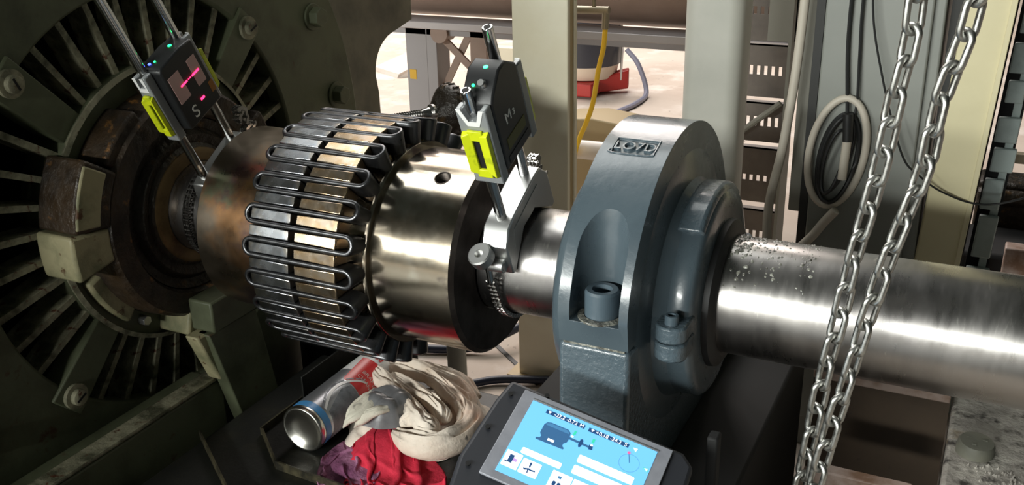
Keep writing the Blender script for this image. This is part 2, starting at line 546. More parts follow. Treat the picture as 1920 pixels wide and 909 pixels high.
# ------------------------------------------------------------------ electric motor (left)
motor = thing('electric_motor', 'big worn green electric motor with a round slotted end grille at the left', 'motor', (-0.9, 0, FZ))
XS = -0.565
# round end shield with the grille opening
n = 96
b = B()
b.ring(circ(0.47, n), circ(0.283, n), lambda y, z: (XS, y, z), lambda y, z: (XS - 0.03, y, z))
b.build('end_shield', M['green_paint'], motor, bevel=0.004)
# frame plate behind the shield, with its rounded corner beside the aisle
pr = [(-0.75, -0.50), (0.55, -0.50), (0.595, -0.30), (0.59, 0.02), (0.583, 0.055)]
for k in range(1, 8):
    a = k / 8 * PI / 2
    pr.append((0.583 + 0.075 * (1 - math.cos(a)), 0.055 + 0.068 * math.sin(a)))
pr += [(0.665, 0.126), (0.72, 0.137), (0.72, 0.62), (-0.75, 0.62)]
hole = circ(0.30, 64)
b = B()
# fan the plate out of a ring between the outline and the hole
N = 64
outl = []
def ray_poly(poly, a):
    d = (math.cos(a), math.sin(a))
    best = None
    for i in range(len(poly)):
        (x1, y1), (x2, y2) = poly[i], poly[(i + 1) % len(poly)]
        den = d[0] * (y2 - y1) - d[1] * (x2 - x1)
        if abs(den) < 1e-12:
            continue
        t = (x1 * (y2 - y1) - y1 * (x2 - x1)) / den
        s = (x1 * d[1] - y1 * d[0]) / den
        if t > 0 and -1e-9 <= s <= 1 + 1e-9 and (best is None or t < best):
            best = t
    return (best * d[0], best * d[1])
angs = sorted(set([round(math.atan2(p[1], p[0]) % (2 * PI), 6) for p in pr] + [round(2 * PI * i / N, 6) for i in range(N)]))
outl = [ray_poly(pr, a) for a in angs]
inn = [(0.30 * math.cos(a), 0.30 * math.sin(a)) for a in angs]
b.ring(outl, inn, lambda y, z: (XS - 0.032, y, z), lambda y, z: (XS - 0.075, y, z))
b.build('frame_plate', M['frame_grey'], motor, bevel=0.003)
b = B()
b.lathe([(0, 0.49), (1.0, 0.49), (1.0, 0.0)], (XS - 0.076, 0, 0), (-1, 0, 0), 48)
b.build('motor_body', M['green_paint'], motor)
b = B()
b.cyl((XS - 0.30, 0, 0), (XS - 0.10, 0, 0), 0.17, 0.17, 32)
b.build('rotor_drum', M['void'], motor)
b = B()
b.lathe([(0, 0.297), (0.35, 0.297), (0.35, 0.0)], (XS - 0.05, 0, 0), (-1, 0, 0), 48)
b.build('air_chamber', M['void'], motor)
# inner rim of the grille
b = B()
b.ring(circ(0.190, 72), circ(0.13, 72), lambda y, z: (XS + 0.012, y, z), lambda y, z: (XS - 0.05, y, z))
b.build('grille_rim', M['green_paint'], motor, bevel=0.003)
b = B()
b.lathe([(0, 0.181), (0.004, 0.1905), (0.010, 0.1925), (0.012, 0.186)], (XS + 0.006, 0, 0), (1, 0, 0), 72)
b.build('rim_edge', M['fin_paint'], motor)
# slanting fins of the grille, one by one
fin_me = None
fang = []
for s in (0, 90, 180, 270):
    fang += [s + (k - 3.5) * 9.6 for k in range(8)]
for a in fang:
    r0, r1 = 0.186, 0.288
    if fin_me is None:
        q = B()
        q.hexa([(XS + 0.004, -r0, -0.0038), (XS - 0.008, -r1, -0.0045), (XS - 0.040, -r1, -0.0045), (XS - 0.040, -r0, -0.0038),
                (XS + 0.004, -r0, 0.0038), (XS - 0.008, -r1, 0.0045), (XS - 0.040, -r1, 0.0045), (XS - 0.040, -r0, 0.0038)])
        fin_me = q.mesh('grille_fin', M['fin_paint'])
    o = link('grille_fin', fin_me, motor)
    o.matrix_basis = Matrix.Rotation(-math.radians(a), 4, 'X')
# broad spokes with slotted bolts
for a in (-45, 45, 135, -135):
    q = B()
    q.hexa([(XS + 0.008, -0.186, -0.021), (XS + 0.004, -0.305, -0.026), (XS - 0.03, -0.305, -0.026), (XS - 0.03, -0.186, -0.021),
            (XS + 0.008, -0.186, 0.021), (XS + 0.004, -0.305, 0.026), (XS - 0.03, -0.305, 0.026), (XS - 0.03, -0.186, 0.021)])
    o = q.build('spoke', M['green_paint'], motor, bevel=0.002)
    o.matrix_basis = Matrix.Rotation(-math.radians(a), 4, 'X')
    q = B()
    c = pol(0.287, a, XS + 0.004)
    q.lathe([(0, 0.017), (0.006, 0.017), (0.0065, 0.011), (0.013, 0.0105), (0.014, 0.0085), (0.014, 0)], c, (1, 0, 0), 20)
    bo = q.build('bolt', M['fin_paint'], motor)
    q = B()
    d = pol(0.008, a + 20, 0)
    e = pol(0.0014, a + 110, 0)
    q.hexa([c + Vector((0.012, 0, 0)) + s * d + t * e + Vector((h, 0, 0)) for h in (0, 0.0026) for s, t in ((-1, -1), (1, -1), (1, 1), (-1, 1))])
    q.build('bolt_slot', M['dark_iron'], bo)
# hexagon bolt on the shield flange
for a in (152, 172, 112, 68, 28, -8, -28, -65, -110):
    q = B()
    q.cyl(pol(0.415, a, XS), pol(0.415, a, XS + 0.004), 0.022, n=24)
    q.cyl(pol(0.415, a, XS + 0.004), pol(0.415, a, XS + 0.02), 0.016, n=6)
    q.build('flange_bolt', M['green_paint'], motor, bevel=0.0012)
# bearing housing: greasy ring, lugs, cover
b = B()
b.lathe([(0, 0.158), (0.045, 0.155), (0.052, 0.150), (0.052, 0.122), (0.046, 0.118), (0.02, 0.117), (0.02, 0.07)], (XS + 0.012, 0, 0), (1, 0, 0), 72)
b.build('bearing_housing', M['rust'], motor, sharp=30)
b = B()
b.lathe([(0, 0.117), (0.022, 0.1165), (0.018, 0.104), (0.028, 0.096), (0.024, 0.084), (0.03, 0.076), (0.03, 0.0615)], (XS + 0.034, 0, 0), (1, 0, 0), 64)
b.build('grease_groove', M['rust_dark'], motor, sharp=25)
b = B()
b.lathe([(0, 0.078), (0.003, 0.0785), (0.006, 0.074), (0.0065, 0.0612)], (XS + 0.062, 0, 0), (1, 0, 0), 64)
b.build('seal_ring', M['brass_ring'], motor)


def lug(a0, a1, r0, r1, x0, x1, m, name='housing_lug', n=5):
    q = B()
    ins = [pol(r0, a0 + (a1 - a0) * i / n, 0) for i in range(n + 1)]
    out = [pol(r1 / math.cos(math.radians((a1 - a0) / 2)) * math.cos(math.radians((a1 - a0) / 2 * 1)) , a0 + (a1 - a0) * i / n, 0) for i in range(n + 1)]
    poly = [(p.y, p.z) for p in ins] + [(p.y, p.z) for p in reversed(out)]
    q.prism(poly, lambda y, z: (x0, y, z), lambda y, z: (x1, y, z))
    return q.build(name, m, motor, bevel=0.004)


lug(7, 33, 0.150, 0.2035, XS, -0.5005, M['rust'])
lug(8.5, 31, 0.167, 0.2025, -0.503, -0.4985, M['chip_paint'], 'paint_chip')
lug(34, 62, 0.145, 0.168, XS, -0.506, M['rust'])
lug(-10, 6.5, 0.150, 0.208, XS, -0.503, M['chip_paint'])
lug(-50, -20, 0.145, 0.176, XS, -0.540, M['chip_paint'])
lug(-96, -72, 0.14, 0.182, XS, -0.500, M['chip_paint'])
lug(150, 178, 0.145, 0.185, XS, -0.515, M['rust'])
lug(80, 110, 0.145, 0.185, XS, -0.515, M['rust'])
# small hexagon plug on the lower rim
b = B()
b.cyl(pol(0.168, -60, -0.553), pol(0.168, -60, -0.541), 0.0075, n=6)
b.build('drain_plug', M['rod_dull'], motor, bevel=0.0008)
# block and leg that carry the bearing housing
b = B()
b.box(-0.525, -0.462, -0.045, 0.085, -0.168, -0.122)
b.build('support_block', M['green_paint'], motor, bevel=0.003)
b = B()
b.hexa([(-0.502, -0.030, -0.251), (-0.478, -0.030, -0.251), (-0.478, 0.0, -0.251), (-0.502, 0.0, -0.251),
        (-0.498, -0.066, -0.168), (-0.474, -0.066, -0.168), (-0.474, 0.0, -0.168), (-0.498, 0.0, -0.168)])
b.build('support_leg', M['chip_paint'], motor, bevel=0.003)
b = B()
b.hexa([(-0.4885, -0.006, -0.33), (-0.466, -0.006, -0.33), (-0.466, 0.075, -0.33), (-0.4885, 0.075, -0.33),
        (-0.4885, -0.052, -0.168), (-0.466, -0.052, -0.168), (-0.466, 0.045, -0.168), (-0.4885, 0.045, -0.168)])
b.build('leg_cover', M['green_paint'], motor, bevel=0.002)
# motor feet
b = B()
b.box(-1.5, -0.60, -0.55, 0.50, FZ, -0.45)
b.build('motor_foot', M['dark_iron'], motor)

# base rail in front of the motor
rail = thing('base_rail', 'worn green steel rail lying along the foot of the motor', 'rail', (-0.5, -0.4, FZ))
b = B()
b.box(-0.548, -0.490, -0.95, -0.016, -0.345, -0.257)
b.build('rail_beam', M['green_paint'], rail, bevel=0.004)
b = B()
b.box(-0.520, -0.4895, -0.95, -0.016, -0.2565, -0.2515)
b.build('rail_cap', M['fin_paint'], rail, bevel=0.002)
b = B()
b.box(-0.545, -0.456, -0.95, 0.06, FZ, -0.346)
b.build('rail_foot', M['dark_iron'], rail)

# dark guard support behind the coupling
g = thing('guard_bracket', 'black steel guard bracket standing behind the coupling', 'bracket', (-0.4, 0.25, FZ))
b = B()
b.box(-0.555, -0.33, 0.235, 0.255, FZ, -0.12)
b.box(-0.365, -0.328, 0.20, 0.2345, FZ, -0.25)
b.build('bracket_plate', M['dark_iron'], g, bevel=0.002)

# ------------------------------------------------------------------ shafts
sh = thing('motor_shaft', 'short oily steel shaft between the motor and the coupling', 'shaft', (-0.45, 0, 0))
b = B()
b.cyl((-0.60, 0, 0), (-0.398, 0, 0), 0.0605, n=64)
b.build('shaft_end', M['shaft'], sh)
sh2 = thing('driven_shaft', 'long ground steel shaft running through the pillow block to the right', 'shaft', (0.4, 0, 0))
b = B()
b.cyl((-0.0405, 0, 0), (1.25, 0, 0), 0.062, n=96)
b.build('shaft_bar', M['shaft'], sh2)
b = B()
random.seed(3)
# grease blobs where the shaft leaves the block and farther along
for k in range(260):
    if k < 190:
        x, a = random.uniform(0.232, 0.285), random.gauss(82, 22)
    else:
        x, a = random.gauss(0.305, 0.006), random.gauss(82, 25)
    r = random.uniform(0.0006, 0.0022) * (1.2 if x < 0.26 else 0.8)
    c = pol(0.0618, a, x)
    t = pol(1, a + 90, 0)
    nrm = pol(1, a, 0)
    vs = [c + nrm * r * 0.9]
    for j in range(6):
        an = 2 * PI * j / 6 + random.random() * 0.4
        vs.append(c + Vector((math.cos(an), 0, 0)) * r * random.uniform(.7, 1.7) + t * math.sin(an) * r * random.uniform(.7, 1.7))
    b.add(vs, [(0, 1 + j, 1 + (j + 1) % 6) for j in range(6)])
o = b.build('grease_smear', M['grease'], sh2, sharp=80, label='lumpy grey grease')
o['kind'] = 'stuff'

# ------------------------------------------------------------------ grid coupling
cp = thing('grid_coupling', 'heat stained steel coupling with a serpentine spring wound round its middle', 'coupling', (-0.22, 0, 0))
XL0, XL1, XR0, XR1 = -0.402, -0.2335, -0.2265, -0.042
# left hub: barrel plus toothed core
b = B()
b.lathe([(0, 0.060), (0, 0.110), (0.006, 0.116), (0.104, 0.116), (0.104, 0.118)], (XL0, 0, 0), (1, 0, 0), 96)
b.lathe([(0.104, 0.118), (0.106, 0.118), (0.108, 0.112), (0.1685, 0.112), (0.1685, 0.060)], (XL0, 0, 0), (1, 0, 0), 96)
hubL = b.build('hub', M['hub_left'], cp, label='burnt brown hub on the motor side')
b = B()
b.lathe([(0, 0.06), (0, 0.1125), (0.0555, 0.1125)], (XR0, 0, 0), (1, 0, 0), 96)
b.lathe([(0.0555, 0.1125), (0.0745, 0.1125), (0.0745, 0.1215), (0.0755, 0.1225), (0.0785, 0.1225), (0.0800, 0.1215), (0.0800, 0.116),
         (0.180, 0.116), (0.1845, 0.1115)], (XR0, 0, 0), (1, 0, 0), 96)
hubR = b.build('hub', M['hub'], cp, label='bronzed hub on the pillow block side')
# threaded hole
hc, hn = pol(0.116, 63.8, -0.0845), pol(1, 63.8, 0)
cut = B().cyl(hc - hn * 0.02, hc + hn * 0.01, 0.0088, n=32).build('cutter', None)
cut2 = None
bm = bmesh.new(); bm.from_mesh(hubR.data)
bmesh.ops.holes_fill(bm, edges=[e for e in bm.edges if e.is_boundary], sides=0)
bmesh.ops.recalc_face_normals(bm, faces=bm.faces)
bm.to_mesh(hubR.data); bm.free()
apply_boolean(hubR, cut)
hubR.data.set_sharp_from_angle(angle=math.radians(38))
b = B()
prof = []
for k in range(10):
    prof += [(-0.0015 - k * 0.0018, 0.0087), (-0.0024 - k * 0.0018, 0.0079)]
prof += [(-0.0195, 0.0079), (-0.0195, 0)]
b.lathe([(0.0002, 0.0098), (0.0002, 0.0088)] + prof, hc, hn, 28)
b.build('threaded_hole', M['hub_face'], hubR)
b = B()
b.lathe([(0.1801, 0.1160), (0.1847, 0.1113), (0.1849, 0.0632)], (XR0, 0, 0), (1, 0, 0), 96)
b.build('hub_end_face', M['hub_face'], hubR)
b = B()
b.lathe([(-0.003, 0.06), (-0.003, 0.105), (0.010, 0.105), (0.010, 0.06)], (XL1, 0, 0), (1, 0, 0), 64)
b.build('gap_seal', M['groove'], cp)
# teeth between the rungs of the spring: 48 on either hub
for hub, x0, x1, m in ((hubL, XL1 - 0.056, XL1 - 0.0005, M['tooth_a']), (hubR, XR0 + 0.0005, XR0 + 0.056, M['tooth_b'])):
    half = math.radians(7.5 / 2)
    q = B()
    r0, r1 = 0.110, 0.1474
    w0, w1 = r0 * math.tan(half) * 0.80, r1 * math.tan(half) * 0.66
    if hub is hubL:
        xa, xb, fl = x1, x0, 0.006
    else:
        xa, xb, fl = x0, x1, -0.006
    # the slots flare towards the gap, so each tooth narrows a little there
    q.hexa([(xa, -r0, -w0), (xb, -r0, -w0), (xb, -r0, w0), (xa, -r0, w0),
            (xa, -r1, -w1 * 0.86), (xb, -r1, -w1), (xb, -r1, w1), (xa, -r1, w1 * 0.86)])
    me = q.mesh('hub_tooth', m)
    for k in range(48):
        o = link('hub_tooth', me, hub)
        o.matrix_basis = Matrix.Rotation(-math.radians(k * 7.5 + 2.6), 4, 'X')
        bv = o.modifiers.new('bevel', 'BEVEL'); bv.width = 0.0009; bv.segments = 2
# serpentine spring: 48 axial rungs joined by U bends
path = []     # (x, angle)
XA, XB = -0.2965, -0.1495
P0 = 2.6 - 3.75
rb = math.radians(3.75) * 0.148     # bend radius in metres
for k in range(48):
    a = P0 + 7.5 * k
    d = 1 if k % 2 == 0 else -1      # even rungs run left to right, bend at the right end
    xs, xe = (XA + rb, XB - rb) if d > 0 else (XB - rb, XA + rb)
    for i in range(7):
        path.append((xs + (xe - xs) * i / 6, a))
    for i in range(1, 8):
        t = PI * i / 8
        path.append((xe + d * rb * math.sin(t), a + 3.75 * (1 - math.cos(t))))
b = B()
RO, RI = 0.1485, 0.1225
N = len(path)
prof = [(-0.0021, 0.0), (-0.0026, 0.0015), (-0.0027, 0.004), (-0.0023, RO - RI), (0.0023, RO - RI), (0.0027, 0.004), (0.0026, 0.0015), (0.0021, 0.0)]
prof = [(-0.0013, 0), (-0.0024, 0.0009), (-0.00275, 0.003), (-0.0022, RO - RI), (0.0022, RO - RI), (0.00275, 0.003), (0.0024, 0.0009), (0.0013, 0)]
vs, fs = [], []
for i in range(N):
    x0, a0 = path[i - 1]
    x1, a1 = path[(i + 1) % N]
    x, a = path[i]
    if i == 0: a0 -= 360
    if i == N - 1: a1 += 360
    tx, ta = x1 - x0, math.radians(a1 - a0) * RO
    L = math.hypot(tx, ta)
    nx, na = -ta / L, tx / L        # in-surface normal
    for (w, dep) in prof:
        R = RO - dep
        vs.append(pol(R, a + math.degrees(na * w / RO), x + nx * w))
m_ = len(prof)
for i in range(N):
    j = (i + 1) % N
    for k in range(m_):
        k2 = (k + 1) % m_
        fs.append((i * m_ + k, j * m_ + k, j * m_ + k2, i * m_ + k2))
b.add(vs, fs)
b.build('grid_spring', M['grid'], cp, sharp=60, label='dark spring steel serpentine')

# ------------------------------------------------------------------ pillow block
pb = thing('pillow_block', 'blue grey painted split pillow block carrying the shaft', 'bearing housing', (0.14, 0, -0.196))
HX0, HX1 = 0.106, 0.176
# cap: arch profile, vertical flanks
prof = [(-0.168, 0.0), (-0.172, 0.03)]
prof += [(-0.176 * math.cos(math.radians(a)), 0.176 * math.sin(math.radians(a))) for a in range(14, 167, 4)]
prof += [(0.172, 0.03), (0.168, 0.0)]
b = B()
b.prism(prof, lambda y, z: (HX0, y, z), lambda y, z: (HX1, y, z))
cap = b.build('cap', M['housing'], pb)
for sy in (-1, 1):
    cc = B()
    cc.lathe([(0, 0), (0, 0.0245), (0.085, 0.0245), (0.20, 0.040), (0.20, 0)], (0.1425, sy * 0.152, 0.024), (0, 0, 1), 40)
    c2 = cc.build('cutter', None)
    apply_boolean(cap, c2)
    cc = B().box(0.1425 - 0.0245, 0.1425 + 0.0245, sy * 0.152 if sy > 0 else -0.3, 0.3 if sy > 0 else sy * 0.152, 0.024, 0.10)
    c2 = cc.build('cutter', None)
    apply_boolean(cap, c2)
apply_boolean(cap, B().cyl((0, 0, 0), (0.3, 0, 0), 0.0635, n=64).build('cutter', None))
# recess for the cast letters
a0, a1 = 66.5, 74.5
cc = B()
poly = [(0.1185, a0 + 2), (0.1195, a0), (0.158, a0), (0.161, a0 + 2), (0.161, a1), (0.1185, a1)]
cc.prism(poly, lambda x, a: pol(0.1735, a, x), lambda x, a: pol(0.19, a, x))
apply_boolean(cap, cc.build('cutter', None))
cap.data.set_sharp_from_angle(angle=math.radians(30))
bv = cap.modifiers.new('bevel', 'BEVEL')
bv.width = 0.0045; bv.segments = 3; bv.limit_method = 'ANGLE'; bv.angle_limit = math.radians(50)


def on_cap(x, y, z):
    a = 70.4 + math.degrees(y / 0.176)
    return pol(0.1738 + z, a, 0.1398 + x)


text('cast_letters', 'LO7D', 0.0185, lambda x, y, z: on_cap(x * 0.92, y, z), M['housing_rough'], cap, depth=0.0022)
b = B()
path = [(0.117, a0 + 1.5), (0.1195, a0 - 0.35), (0.158, a0 - 0.35), (0.1622, a0 + 1.6), (0.1622, a1)]
b.tube(spline([pol(0.1762, a, x) for x, a in path], 6), 0.0009, 8)
b.build('letter_frame', M['housing_rough'], cap, label='glossy raised rim of the letter recess')
# base with its foot
b = B()
b.prism([(-0.168, -0.0015), (-0.170, -0.155), (-0.30, -0.160), (-0.30, -0.196), (0.30, -0.196), (0.30, -0.160), (0.170, -0.155), (0.168, -0.0015)],
        lambda y, z: (HX0 - 0.001, y, z), lambda y, z: (HX1 + 0.001, y, z))
pbase = b.build('base', M['housing_rough'], pb)
apply_boolean(pbase, B().cyl((0, 0, 0), (0.3, 0, 0), 0.0635, n=64).build('cutter', None))
pbase.data.set_sharp_from_angle(angle=math.radians(38))
bv = pbase.modifiers.new('bevel', 'BEVEL')
bv.width = 0.006; bv.segments = 3; bv.limit_method = 'ANGLE'; bv.angle_limit = math.radians(50)
b = B()
b.box(HX0 + 0.004, HX1 - 0.004, -0.1672, 0.1672, -0.0025, 0.0008)
b.build('split_joint', M['grease'], pb)
# cap bolts (socket head)
for sy in (-1, 1):
    b = B()
    b.lathe([(0, 0.0165), (0.026, 0.0165), (0.0285, 0.0150), (0.0285, 0.0098), (0.012, 0.0092), (0.012, 0)], (0.1425, sy * 0.150, 0.0235), (0, 0, 1), 36)
    b.build('cap_bolt', M['bolt_grey'], pb, sharp=30)
    b = B()
    b.lathe([(0, 0.0235), (0.002, 0.0232), (0.003, 0.0175)], (0.1425, sy * 0.150, 0.0232), (0, 0, 1), 28)
    b.build('grease_rim', M['grease'], pb)
# left seal ring bulging towards the coupling
b = B()
b.lathe([(0, 0.0628), (-0.0005, 0.104), (0.002, 0.119), (0.007, 0.1265), (0.014, 0.129), (0.034, 0.130)], (0.0745, 0, 0), (1, 0, 0), 80)
b.build('left_cover', M['housing'], pb, sharp=50)
# right boss, split flange with lugs, felt ring
b = B()
b.lathe([(0, 0.150), (0.003, 0.140), (0.006, 0.118), (0.018, 0.112), (0.024, 0.108)], (HX1 - 0.001, 0, 0), (1, 0, 0), 80)
b.build('right_boss', M['housing'], pb, sharp=50)
b = B()
b.lathe([(0, 0.066), (0, 0.096), (0.003, 0.108), (0.006, 0.1115), (0.026, 0.1115), (0.030, 0.108), (0.032, 0.098), (0.033, 0.078), (0.033, 0.066)], (0.186, 0, 0), (1, 0, 0), 80)
b.build('seal_flange', M['housing'], pb, sharp=50)
# raised pad over the top of the flange
b = B()
b.lathe([(0.001, 0.10), (0.001, 0.112), (0.004, 0.1165), (0.026, 0.1165), (0.029, 0.112), (0.029, 0.10)], (0.186, 0, 0), (1, 0, 0), 30,
        a0=math.radians(-38), a1=math.radians(38), ref=(0, 0, 1), closed_profile=True)
b.build('flange_pad', M['housing_rough'], pb, bevel=0.002)
b = B()
b.lathe([(0, 0.0622), (0, 0.079), (0.006, 0.078), (0.0105, 0.070), (0.0105, 0.0622)], (0.219, 0, 0), (1, 0, 0), 72)
b.build('felt_ring', M['black_rubber'], pb)
for sy in (-1, 1):
    lo = B()
    pts = [(-0.107, -0.016), (-0.128, -0.016), (-0.136, -0.010)]
    pl = []
    for a in range(0, 181, 20):
        pl.append((0.204 - 0.0155 * math.cos(math.radians(a)), -0.128 - 0.0125 * math.sin(math.radians(a))))
    pl = [(0.1885, -0.10)] + pl + [(0.2195, -0.10)]
    if sy > 0:
        pl = [(x, -y) for x, y in reversed(pl)]
    for (z0, z1) in ((0.0008, 0.0175), (-0.0185, -0.0008)):
        q = B()
        q.prism(pl, lambda x, y: (x, y, z0), lambda x, y: (x, y, z1))
        lg = q.build('flange_lug', M['housing_rough'], pb, bevel=0.0022)
        if z0 > 0:
            q = B()
            q.lathe([(0, 0.0068), (0.009, 0.0068), (0.010, 0.006), (0.010, 0.0038), (0.004, 0.0034), (0.004, 0)], (0.204, sy * 0.127, z1 - 0.001), (0, 0, 1), 24)
            q.build('lug_bolt', M['bolt_grey'], lg, sharp=30, label='small socket head bolt')
b = B()
b.tube(spline([pol(0.106, -20, 0.196), pol(0.121, -42, 0.205), pol(0.116, -70, 0.205)], 6), 0.004, 8)
# grease nipple on the far side of the cap
b = B()
b.cyl((0.096, 0.03, 0.126), (0.096, 0.036, 0.150), 0.004, n=10)
b.cyl((0.096, 0.036, 0.150), (0.096, 0.038, 0.158), 0.0055, 0.002, n=10)
b.build('grease_nipple', M['brass'], pb)

# ------------------------------------------------------------------ shaft brackets and laser heads
def make_link(r=0.0027):
    q = B()
    for s in (-1, 1):
        for h in (-0.0045, 0.0045):
            pass
    p = 0.0068
    for x0 in (-0.0052, -0.0012, 0.0042):
        outl = []
        for i in range(16):
            a = 2 * PI * i / 16
            y = math.cos(a) * r + (p / 2 if math.cos(a) > 0 else -p / 2)
            z = math.sin(a) * r * (0.72 if abs(math.cos(a)) < 0.35 else 1)
            outl.append((y, z))
        q.prism(outl, lambda y, z: (x0, y, z), lambda y, z: (x0 + 0.0011, y, z))
    q.cyl((-0.0058, p / 2, 0), (0.0058, p / 2, 0), 0.0016, n=8)
    q.cyl((-0.0048, -p / 2, 0), (0.0048, -p / 2, 0), 0.0022, n=8)
    return q.mesh('chain_link', M['rchain'])


LINK = make_link()


def make_bracket(name, label, X, tilt, rod_top, xr=(-0.016, 0.014), chain_x=-0.0125, rod_x=0.0, near=True, gather=(0, 0, 0)):
    t = math.radians(tilt)
    root = thing(name, label, 'bracket', (X, 0, 0), rot=(t, 0, 0))
    root_inv = root.matrix_basis.inverted()

    def loc(b_, nm, m, par=None, **k):
        o = b_.build(nm, m, None, **k)
        o.parent = par or root
        return o
    q = B()
    pr = [(-0.046, 0.094), (-0.030, 0.098), (0.030, 0.104), (0.044, 0.104), (0.058, 0.086), (0.060, 0.040), (0.052, 0.038), (0.047, 0.043),
          (0.015, 0.070), (-0.015, 0.070), (-0.047, 0.043), (-0.052, 0.038), (-0.059, 0.040), (-0.059, 0.078)]
    if not near:
        pr = pr[:-4] + [(-0.044, 0.046), (-0.050, 0.046), (-0.050, 0.080)]
    q.prism(pr, lambda y, z: (xr[0], y, z), lambda y, z: (xr[1], y, z))
    loc(q, 'v_block', M['alu'], bevel=0.0016)
    q = B()
    q.prism([(-0.036, 0.086), (0.030, 0.092), (0.036, 0.078), (0.008, 0.072), (-0.020, 0.072), (-0.044, 0.064)], lambda y, z: (xr[1] + 0.0001, y, z), lambda y, z: (xr[1] + 0.0008, y, z))
    loc(q, 'side_pad', M['alu'])
    for w in (-0.0325, 0.0325):
        q = B()
        q.cyl((rod_x, w, 0.092), (rod_x, w, rod_top[0 if w < 0 else 1]), 0.0058, n=24)
        r_ = loc(q, 'rod', M['rod'], bevel=0.0006)
        z = rod_top[0 if w < 0 else 1]
        q = B()
        q.box(rod_x - 0.0005, rod_x + 0.0005, w - 0.0059, w + 0.0059, z - 0.003, z + 0.0004)
        o = q.build('rod_slot', M['dark_iron'], None)
        o.parent = r_
        q = B()
        q.cyl((rod_x, w, z), (rod_x, w, z + 0.0003), 0.0036, n=16)
        o = q.build('rod_bore', M['dark_iron'], None)
        o.parent = r_
    # tensioning knob on its clevis
    if near:
        q = B()
        q.lathe([(0, 0), (0, 0.0120), (0.0015, 0.0135), (0.012, 0.0135), (0.0135, 0.012), (0.0135, 0.005), (0.008, 0.0042), (0.008, 0)],
                (-0.012, -0.068, 0.066), (-0.10, -0.30, 0.95), 32)
        loc(q, 'tension_knob', M['alu'], sharp=30)
        q = B()
        q.cyl((-0.0265, -0.0625, 0.054), (-0.0155, -0.0625, 0.054), 0.0078, n=20)
        q.cyl((-0.0095, -0.0625, 0.054), (0.008, -0.0625, 0.054), 0.0078, n=20)
        cl = loc(q, 'clevis', M['alu'], bevel=0.0008)
        q = B()
        q.cyl((0.008, -0.0625, 0.054), (0.0086, -0.0625, 0.054), 0.0056, n=20)
        o = q.build('pin_end', M['rod'], None)
        o.parent = cl
        q = B()
        q.cyl((chain_x * 0.6 - 0.005, -0.0632, 0.056), (chain_x, -0.0668, 0.030), 0.0038, n=14)
        loc(q, 'chain_bolt', M['rod'])
    # roller chain round the shaft, in the bracket's own frame
    Rc = 0.0662
    pts = []
    a = math.atan2(0.030, 0.0668)
    p = Vector((chain_x, -0.0668, 0.030))
    pts.append(p)
    step = 0.0068
    ang = math.degrees(math.atan2(0.012, Rc))
    d = Vector((chain_x, -Rc, 0.010)) - p
    for k in range(1, 4):
        pts.append(p + d * (k / 3.0))
    ang0 = math.degrees(math.atan2(0.010, Rc))
    da = math.degrees(step / Rc)
    aa = ang0
    if not near:
        aa = 84.0
        pts = [Vector((chain_x, -Rc * math.cos(math.radians(aa)), Rc * math.sin(math.radians(aa))))]
    while aa > -212:
        aa -= da
        pts.append(Vector((chain_x, -Rc * math.cos(math.radians(aa)), Rc * math.sin(math.radians(aa)))))
    for k in range(len(pts) - 1):
        m0, m1 = pts[k], pts[k + 1]
        mid = (m0 + m1) / 2
        dd = (m1 - m0).normalized()
        o = bpy.data.objects.new('chain_link', LINK)
        COL.objects.link(o)
        o.parent = root
        yv = dd
        xv = Vector((1, 0, 0))
        zv = xv.cross(yv)
        mm = Matrix((xv, yv, zv)).transposed().to_4x4()
        mm.translation = mid
        o.matrix_basis = mm
    # loose chain end gathered at the far side
    for (y, z, rx) in ((0.071, 0.064, 0.2), (0.075, 0.072, 0.9), (0.073, 0.081, 1.5), (0.078, 0.088, 2.2), (0.072, 0.093, 2.9), (0.079, 0.060, 0.5), (0.082, 0.079, 1.2),
                       (0.069, 0.074, 1.9), (0.067, 0.086, .4), (0.066, 0.056, 1.1)):
        o = bpy.data.objects.new('chain_link', LINK)
        COL.objects.link(o)
        o.parent = root
        o.matrix_basis = Matrix.Translation((-0.010 + 0.004 * math.sin(rx * 3) + gather[0], y + gather[1], z + gather[2])) @ Matrix.Rotation(rx, 4, 'X')
    return root


make_bracket('shaft_bracket', 'aluminium chain bracket with two rods, clamped on the shaft beside the pillow block', -0.004, 24.0, (0.262, 0.290))
make_bracket('shaft_bracket', 'chain bracket with two long rods on the shaft beside the motor', -0.414, 26.3, (0.40, 0.40), (-0.010, 0.009), -0.046, near=False, gather=(0.012, -0.012, 0.036))


